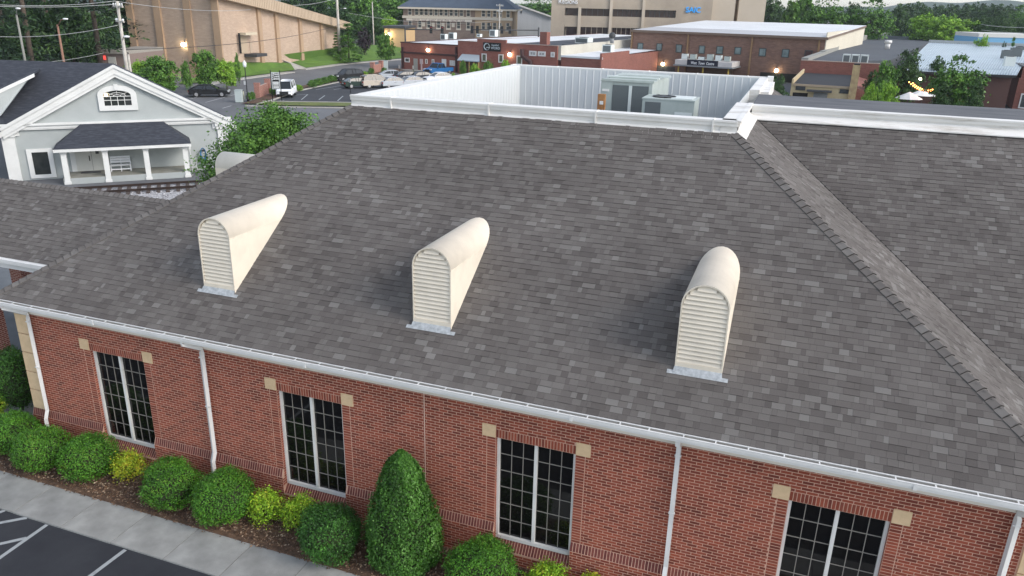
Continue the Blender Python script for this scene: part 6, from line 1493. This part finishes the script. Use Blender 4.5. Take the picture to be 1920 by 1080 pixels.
# small tan building + lit sign
U = Fac(G(722, 93, .8), 78); U_ = local_fac(U, 'tan_shop', 'small warm lit tan building behind the tree left of the red brick shop', 'building'); sU = U.P(759, 70)[0]; zU = U.P(740, 53)[1]
MB().box(0, sU, 0, 9, 0, zU).build('wall', mat('tan_stucco', lin(.55, .38, .20), rough=.85), U_); MB().box(-.3, sU+.3, -.3, 9, zU+.001, zU+.5).build('roof', DGREY, U_)
wall_lamp(fp(U, 727, 61, -.6), .5, 'yellow lit lamp on the small tan building behind the tree')
p = G(738, 99, .3); z1, z0 = AT(738, 87.5, math.hypot(p.x-CP.x, p.y-CP.y)).z, AT(738, 95, math.hypot(p.x-CP.x, p.y-CP.y)).z
t = thing('lit_sign', 'low black sign glowing orange beside the corner of the red brick shop', 'sign', (p.x, p.y, 0), rad(-10)); MB().box(-.95, .95, -.1, .1, z0, z1).build('board', BLACK, t)
text_obj('OPEN', .55, mat('orange_glow', lin(.9, .25, .02), rough=.5, emit=lin(1, .28, .03), estr=2.5), t, (0, -.12, (z0+z1)/2), name='glowing_mark', sx=.9) if False else None
gm = MB()
for x, z, w, h in ((-.7, .28, .35, .12), (-.2, .32, .3, .1), (.3, .28, .35, .12), (-.45, 0, .9, .14), (-.1, -.28, .5, .12), (-.75, .1, .2, .2), (.55, .1, .2, .2)): gm.box(x, x+w, -.13, -.101, (z0+z1)/2+z*.8-h/2, (z0+z1)/2+z*.8+h/2)
gm.build('glowing_panel', mat('orange_glow', lin(.9, .25, .02), rough=.5, emit=lin(1, .28, .03), estr=3), t)
for s in (-.7, .7): MB().tube([(s, 0, 0), (s, 0, z0)], .06, 6).build('post', BLACK, t)
# ---- traffic signals on mast arms
def mast(u0, u1, v, D, heads, lab, sgn=1):
    a, b2 = AT(u0, v, D), AT(u1, v+(u1-u0)*.012, D); Lm = math.hypot(b2.x-a.x, b2.y-a.y)
    t = thing('traffic_signal', lab, 'traffic signal', (a.x, a.y, 0), math.atan2(b2.y-a.y, b2.x-a.x)); MB().tube([(0, 0, 0), (0, 0, a.z+.6)], [.22, .15], 8).build('pole', DGREY, t); MB().tube([(0, 0, a.z), (Lm, 0, b2.z)], [.14, .08], 8).build('arm', DGREY, t)
    for u in heads:
        x = Lm*(u-u0)/(u1-u0); z = a.z+(b2.z-a.z)*x/Lm; h = MB(); h.box(x-.3, x+.3, -.28, -.09, z-.75, z+.75); h = h.build('signal_head', BLACK, t)
        for k in (-.45, 0, .45): MB().ball((x, -.3, z+k), .15, 6, 4).build('lens', mat('lens_red', lin(.3, .03, .03), rough=.3) if k > .3 else mat('lens_dark', lin(.03, .04, .03), rough=.3), h)
mast(759.5, 832, 55, 176, (808, 829), 'dark mast arm with two traffic signals left of the lit corner'); mast(1010, 884, 57, 172, (885, 895, 919, 941, 956), 'long dark mast arm with a row of traffic signals before the warehouse')
# ---- patio
for i, (u, v, w, lab) in enumerate(((1706, 172, 44, 'white patio umbrella nearest the light green shrub'), (1733, 166, 46, 'white patio umbrella right behind the nearest one under string lights'))):
    p = AT(u, v, 100+i*5); R = w/1500*100/2; t = thing('patio_umbrella', lab, 'umbrella', (p.x, p.y, 0), group='white patio umbrellas'); zt = p.z
    mb = MB(); n = 8
    for k in range(n):
        q0, q1 = 2*math.pi*k/n, 2*math.pi*(k+1)/n; mb.face([(0, 0, zt), (math.cos(q0)*R, math.sin(q0)*R, zt-.75), (math.cos(q1)*R, math.sin(q1)*R, zt-.75)])
    mb.build('canopy', mat('umbrella_white', lin(.75, .76, .78), rough=.7), t); MB().tube([(0, 0, 0), (0, 0, zt)], .04, 6).build('pole', DGREY, t)
BULB = mat('bulb_glow', lin(1, .5, .2), rough=.4, emit=lin(1, .30, .07), estr=7)
for i, (u0, v0, u1, v1, lab) in enumerate(((1705, 153, 1750, 170, 'lower swag of glowing string lights over the patio'), (1712, 155, 1753, 166, 'upper swag of glowing string lights over the patio'))):
    a, b2 = AT(u0, v0, 101), AT(u1, v1, 99); t = thing('string_lights', lab, 'string lights', a); P = [(b2-a)*(k/11)-Vector((0, 0, .35*4*(k/11)*(1-k/11))) for k in range(12)]
    MB().tube(P, .015, 4).build('cable', BLACK, t); bm = MB().ball((0, 0, -.06), .075, 6, 4).mesh('bulb', BULB)
    for q in P: link('bulb', bm, t, loc=q)
t = wall_lamp(AT(1726, 146, 104), .14, 'orange glowing lamp among the patio trees')
# ================================================================ TREES
random.seed(21)
GW = 'dark pines behind the gable house'
k = 0
PL_ = [(-40, 96), (5, 110), (48, 92), (95, 116), (140, 104), (180, 95), (222, 120), (25, 134), (70, 140), (118, 138), (165, 132), (205, 142), (235, 150)]; PL_.insert(7, (-20, 150))
wh = ['outermost left', 'second from left', 'third from left', 'fourth from left', 'fifth from left', 'sixth from left', 'seventh from left']
for i, (u, D) in enumerate(PL_):
    p = AT(u, 60, D+18); kd = random.choice(('pine', 'pine2', 'pine2')); row = 'front' if i < 7 else 'rear'
    tree(kd, p, 'tall dark pine, %s in the %s row behind the gable house' % (wh[i % 7], row), h=random.uniform(19, 25), w=random.uniform(9.5, 13), group=GW)
for i, (u, D, w, kd) in enumerate([(-10, 96, 130, 'dark'), (60, 100, 120, 'dark2'), (130, 98, 110, 'dark'), (195, 104, 110, 'dark2'), (30, 125, 130, 'dark2'), (100, 128, 130, 'dark'), (170, 130, 130, 'dark2'), (232, 132, 110, 'dark')]):
    p = AT(u, 60, D+22); tree(kd, p, 'dark leafy undergrowth tree %s among the pines' % ['at the left edge', 'behind the grey lamp post', 'behind the rusty lamp post', 'beside the tall utility pole', 'deep in the left', 'deep in the middle', 'deep behind the rusty lamp post', 'next to the pale hall'][i], h=8+2*(i % 3), w=w/1500*D*1.1, group='dark undergrowth trees')
# bushes before the hall
for u, v, D, w, kd, lab in ((258, 110, 106, 60, 'light', 'pale green shrub left of the hall at the utility pole'), (290, 104, 103, 88, 'mid', 'large dark bush in front of the grey wall of the pale hall'), (384, 92, 112, 62, 'mid', 'tall rounded bush before the corner of the pale hall'), (420, 108, 113, 48, 'light', 'lower yellowish bush right of the tall rounded bush'), (443, 98, 118, 14, 'bush', 'small shrub at the hall loading door')):
    p = AT(u, v, D); q = tree(kd, p, lab, h=p.z, w=w/1500*D, name='bush', cat='bush')
p = AT(346, 112, 110); tree('bush', p, 'thin young street tree before the grey face of the hall', h=p.z, w=1.6)
tree_px('cone', 651, 38, 158, 58, 'dark conical evergreen right behind the weathered utility pole', z=.8); tree_px('cone', 632, 56, 160, 34, 'smaller conical evergreen left of the utility pole', z=.8)
tree_px('purple', 682, 52, 168, 34, 'dark purple leaved tree right of the conical evergreen', z=.6); tree_px('mid', 722, 60, 150, 44, 'green round tree in front of the tan building', z=.4)
i = 0
labs = ['left end', 'second', 'third', 'fourth', 'fifth', 'sixth', 'seventh', 'eighth', 'ninth', 'tenth', 'eleventh', 'twelfth']
for u, vt, D, w, kd in sorted(((560, -40, 230, 110, 'dark2'), (610, -25, 240, 100, 'mid2'), (655, -22, 225, 100, 'dark2'), (690, -8, 210, 90, 'mid'), (715, -30, 235, 110, 'mid2'), (640, 10, 205, 70, 'dark'), (740, -18, 260, 90, 'dark'), (780, -60, 320, 120, 'dark2'), (728, 28, 200, 46, 'light'), (700, 20, 195, 50, 'dark'))):
    tree_px(kd, u, vt, D, w, '%s tree of the wood behind the pale hall, counted from left' % labs[i], group='wood behind the pale hall'); i += 1
for j, (u, vt, D) in enumerate(((860, -4, 330), (940, -2, 330), (1000, -4, 340), (1030, -6, 330))): tree_px('mid2', u, vt, D, 90, ['wooded top behind the left of the three storey building', 'tree top behind the right of the three storey building', 'tree top above the white warehouse roof', 'tree top touching the office block'][j])
# right side
RT = [(1448, -6, 250, 70, 'dark2', 'dark tree right next to the office block'), (1478, 12, 230, 46, 'dark', 'low dark tree behind the right of the office block'), (1510, -12, 215, 70, 'mid', 'mid green tree behind the white centre roof, left'), (1555, -10, 215, 90, 'mid2', 'tall loose tree behind the white centre roof'), (1602, 2, 230, 50, 'dark', 'darker tree between two tall trees behind the centre roof'), (1640, -4, 222, 86, 'mid2', 'large tree at the right end of the white centre roof'), (1690, 8, 260, 50, 'dark2', 'dark tree in the gap behind the grey flat roof'),
      (1745, 22, 232, 84, 'light', 'bright green round tree, left one of the pair above the metal roof'), (1794, 25, 228, 84, 'light', 'bright green round tree, right one of the pair above the metal roof'), (1712, 40, 240, 40, 'dark', 'low dark tree left of the bright green pair'), (1845, 62, 165, 28, 'light', 'small light tree before the blue building'), (1903, 62, 165, 16, 'cone', 'small dark conifer before the blue building'), (1885, 76, 165, 12, 'dark', 'tiny dark tree before the blue building')]
for u, vt, D, w, kd, lab in RT: tree_px(kd, u, vt, D, w, lab)
for j in range(14):
    u = 1690+j*19+random.uniform(-6, 6); vt = 8+random.uniform(-6, 7)+(4 if j > 9 else 0); D = random.uniform(300, 380)
    tree_px(random.choice(('dark2', 'dark', 'mid2', 'dark')), u, vt, D, random.uniform(44, 62), 'far tree under the blue hills, %s from the left at the right horizon' % (labs+['thirteenth', 'fourteenth'])[j], group='far trees at the right horizon')
for j in range(9):
    u = 1830+j*13; tree_px('dark2', u, 34+random.uniform(-4, 4), random.uniform(215, 240), 34, 'dark tree behind the blue building, %s from the left' % labs[j].replace('left end', 'first'), group='dark trees behind the blue building')
# courtyard trees
for u, vt, D, w, kd, lab in ((1712, 88, 108, 62, 'dark', 'dark spreading tree left in the patio courtyard'), (1762, 106, 112, 44, 'dark2', 'dark tree between the two big courtyard trees'), (1806, 104, 96, 96, 'mid2', 'big dense green tree in front of the metal roof'), (1665, 112, 96, 56, 'mid', 'green tree right of the tan chimney'), (1640, 130, 98, 36, 'dark', 'dark ivy covered tree at the tan building'), (1636, 152, 90, 34, 'light', 'light green shrub right of the tan garage'), (1672, 148, 86, 40, 'light', 'light green feathery tree before the patio umbrellas'), (1462, 138, 92, 44, 'dark', 'dark bush between the white parapet and the tan garage'), (1775, 150, 94, 44, 'dark', 'dark bush left below the big courtyard tree'), (1838, 142, 92, 34, 'dark', 'dark bush right below the big courtyard tree')):
    tree_px(kd, u, vt, D, w, lab)
for u, v, D, w, lab in ((868, 112, 128, 16, 'round shrub left of the shop entrance'), (890, 116, 126, 26, 'low mixed shrubs before the shop entrance'), (915, 113, 126, 26, 'shrub under the shop window'), (948, 108, 128, 28, 'dark green bush below the lit shop lamp'), (850, 134, 116, 16, 'low shrub beside the blue pickup')):
    p = AT(u, v, D); tree('bush' if 'low' not in lab else 'bushl', p, lab, h=max(.8, p.z), w=w/1500*D, cat='shrub', name='shop_shrub')
# ---- far hills
def hill(u0, u1, vt, D, m, name='hills', seed=1):
    r = random.Random(seed); mb = MB(); n = 40; top = []
    for i in range(n+1):
        u = u0+(u1-u0)*i/n; e = math.sin(math.pi*i/n)**.6; p = AT(u, 20, D); h = AT(u, vt+(22-vt)*(1-e)+r.uniform(-.6, .6)+2*math.sin(i*.5), D).z
        top.append((p, max(2, h)))
    for (a, ha), (b2, hb) in zip(top[:-1], top[1:]):
        da = (Vector((a.x, a.y, 0))-Vector((CP.x, CP.y, 0))).normalized()*D*.35; q = Vector((a.x, a.y, 0)); w_ = Vector((b2.x, b2.y, 0))
        mb.face([q-da, w_-da, w_+Vector((0, 0, hb)), q+Vector((0, 0, ha))], smooth=True); mb.face([q+Vector((0, 0, ha)), w_+Vector((0, 0, hb)), w_+da, q+da], smooth=True)
    mb.build(name, m, kind='structure')
HM = mat('wooded_hill', lin(.03, .06, .03), lin(.02, .045, .025), .02, .95)
hill(1600, 2100, 2, 1900, HM, seed=2); hill(1350, 2300, 12, 1300, HM, seed=3); hill(-300, 1600, 6, 1500, HM, seed=4)
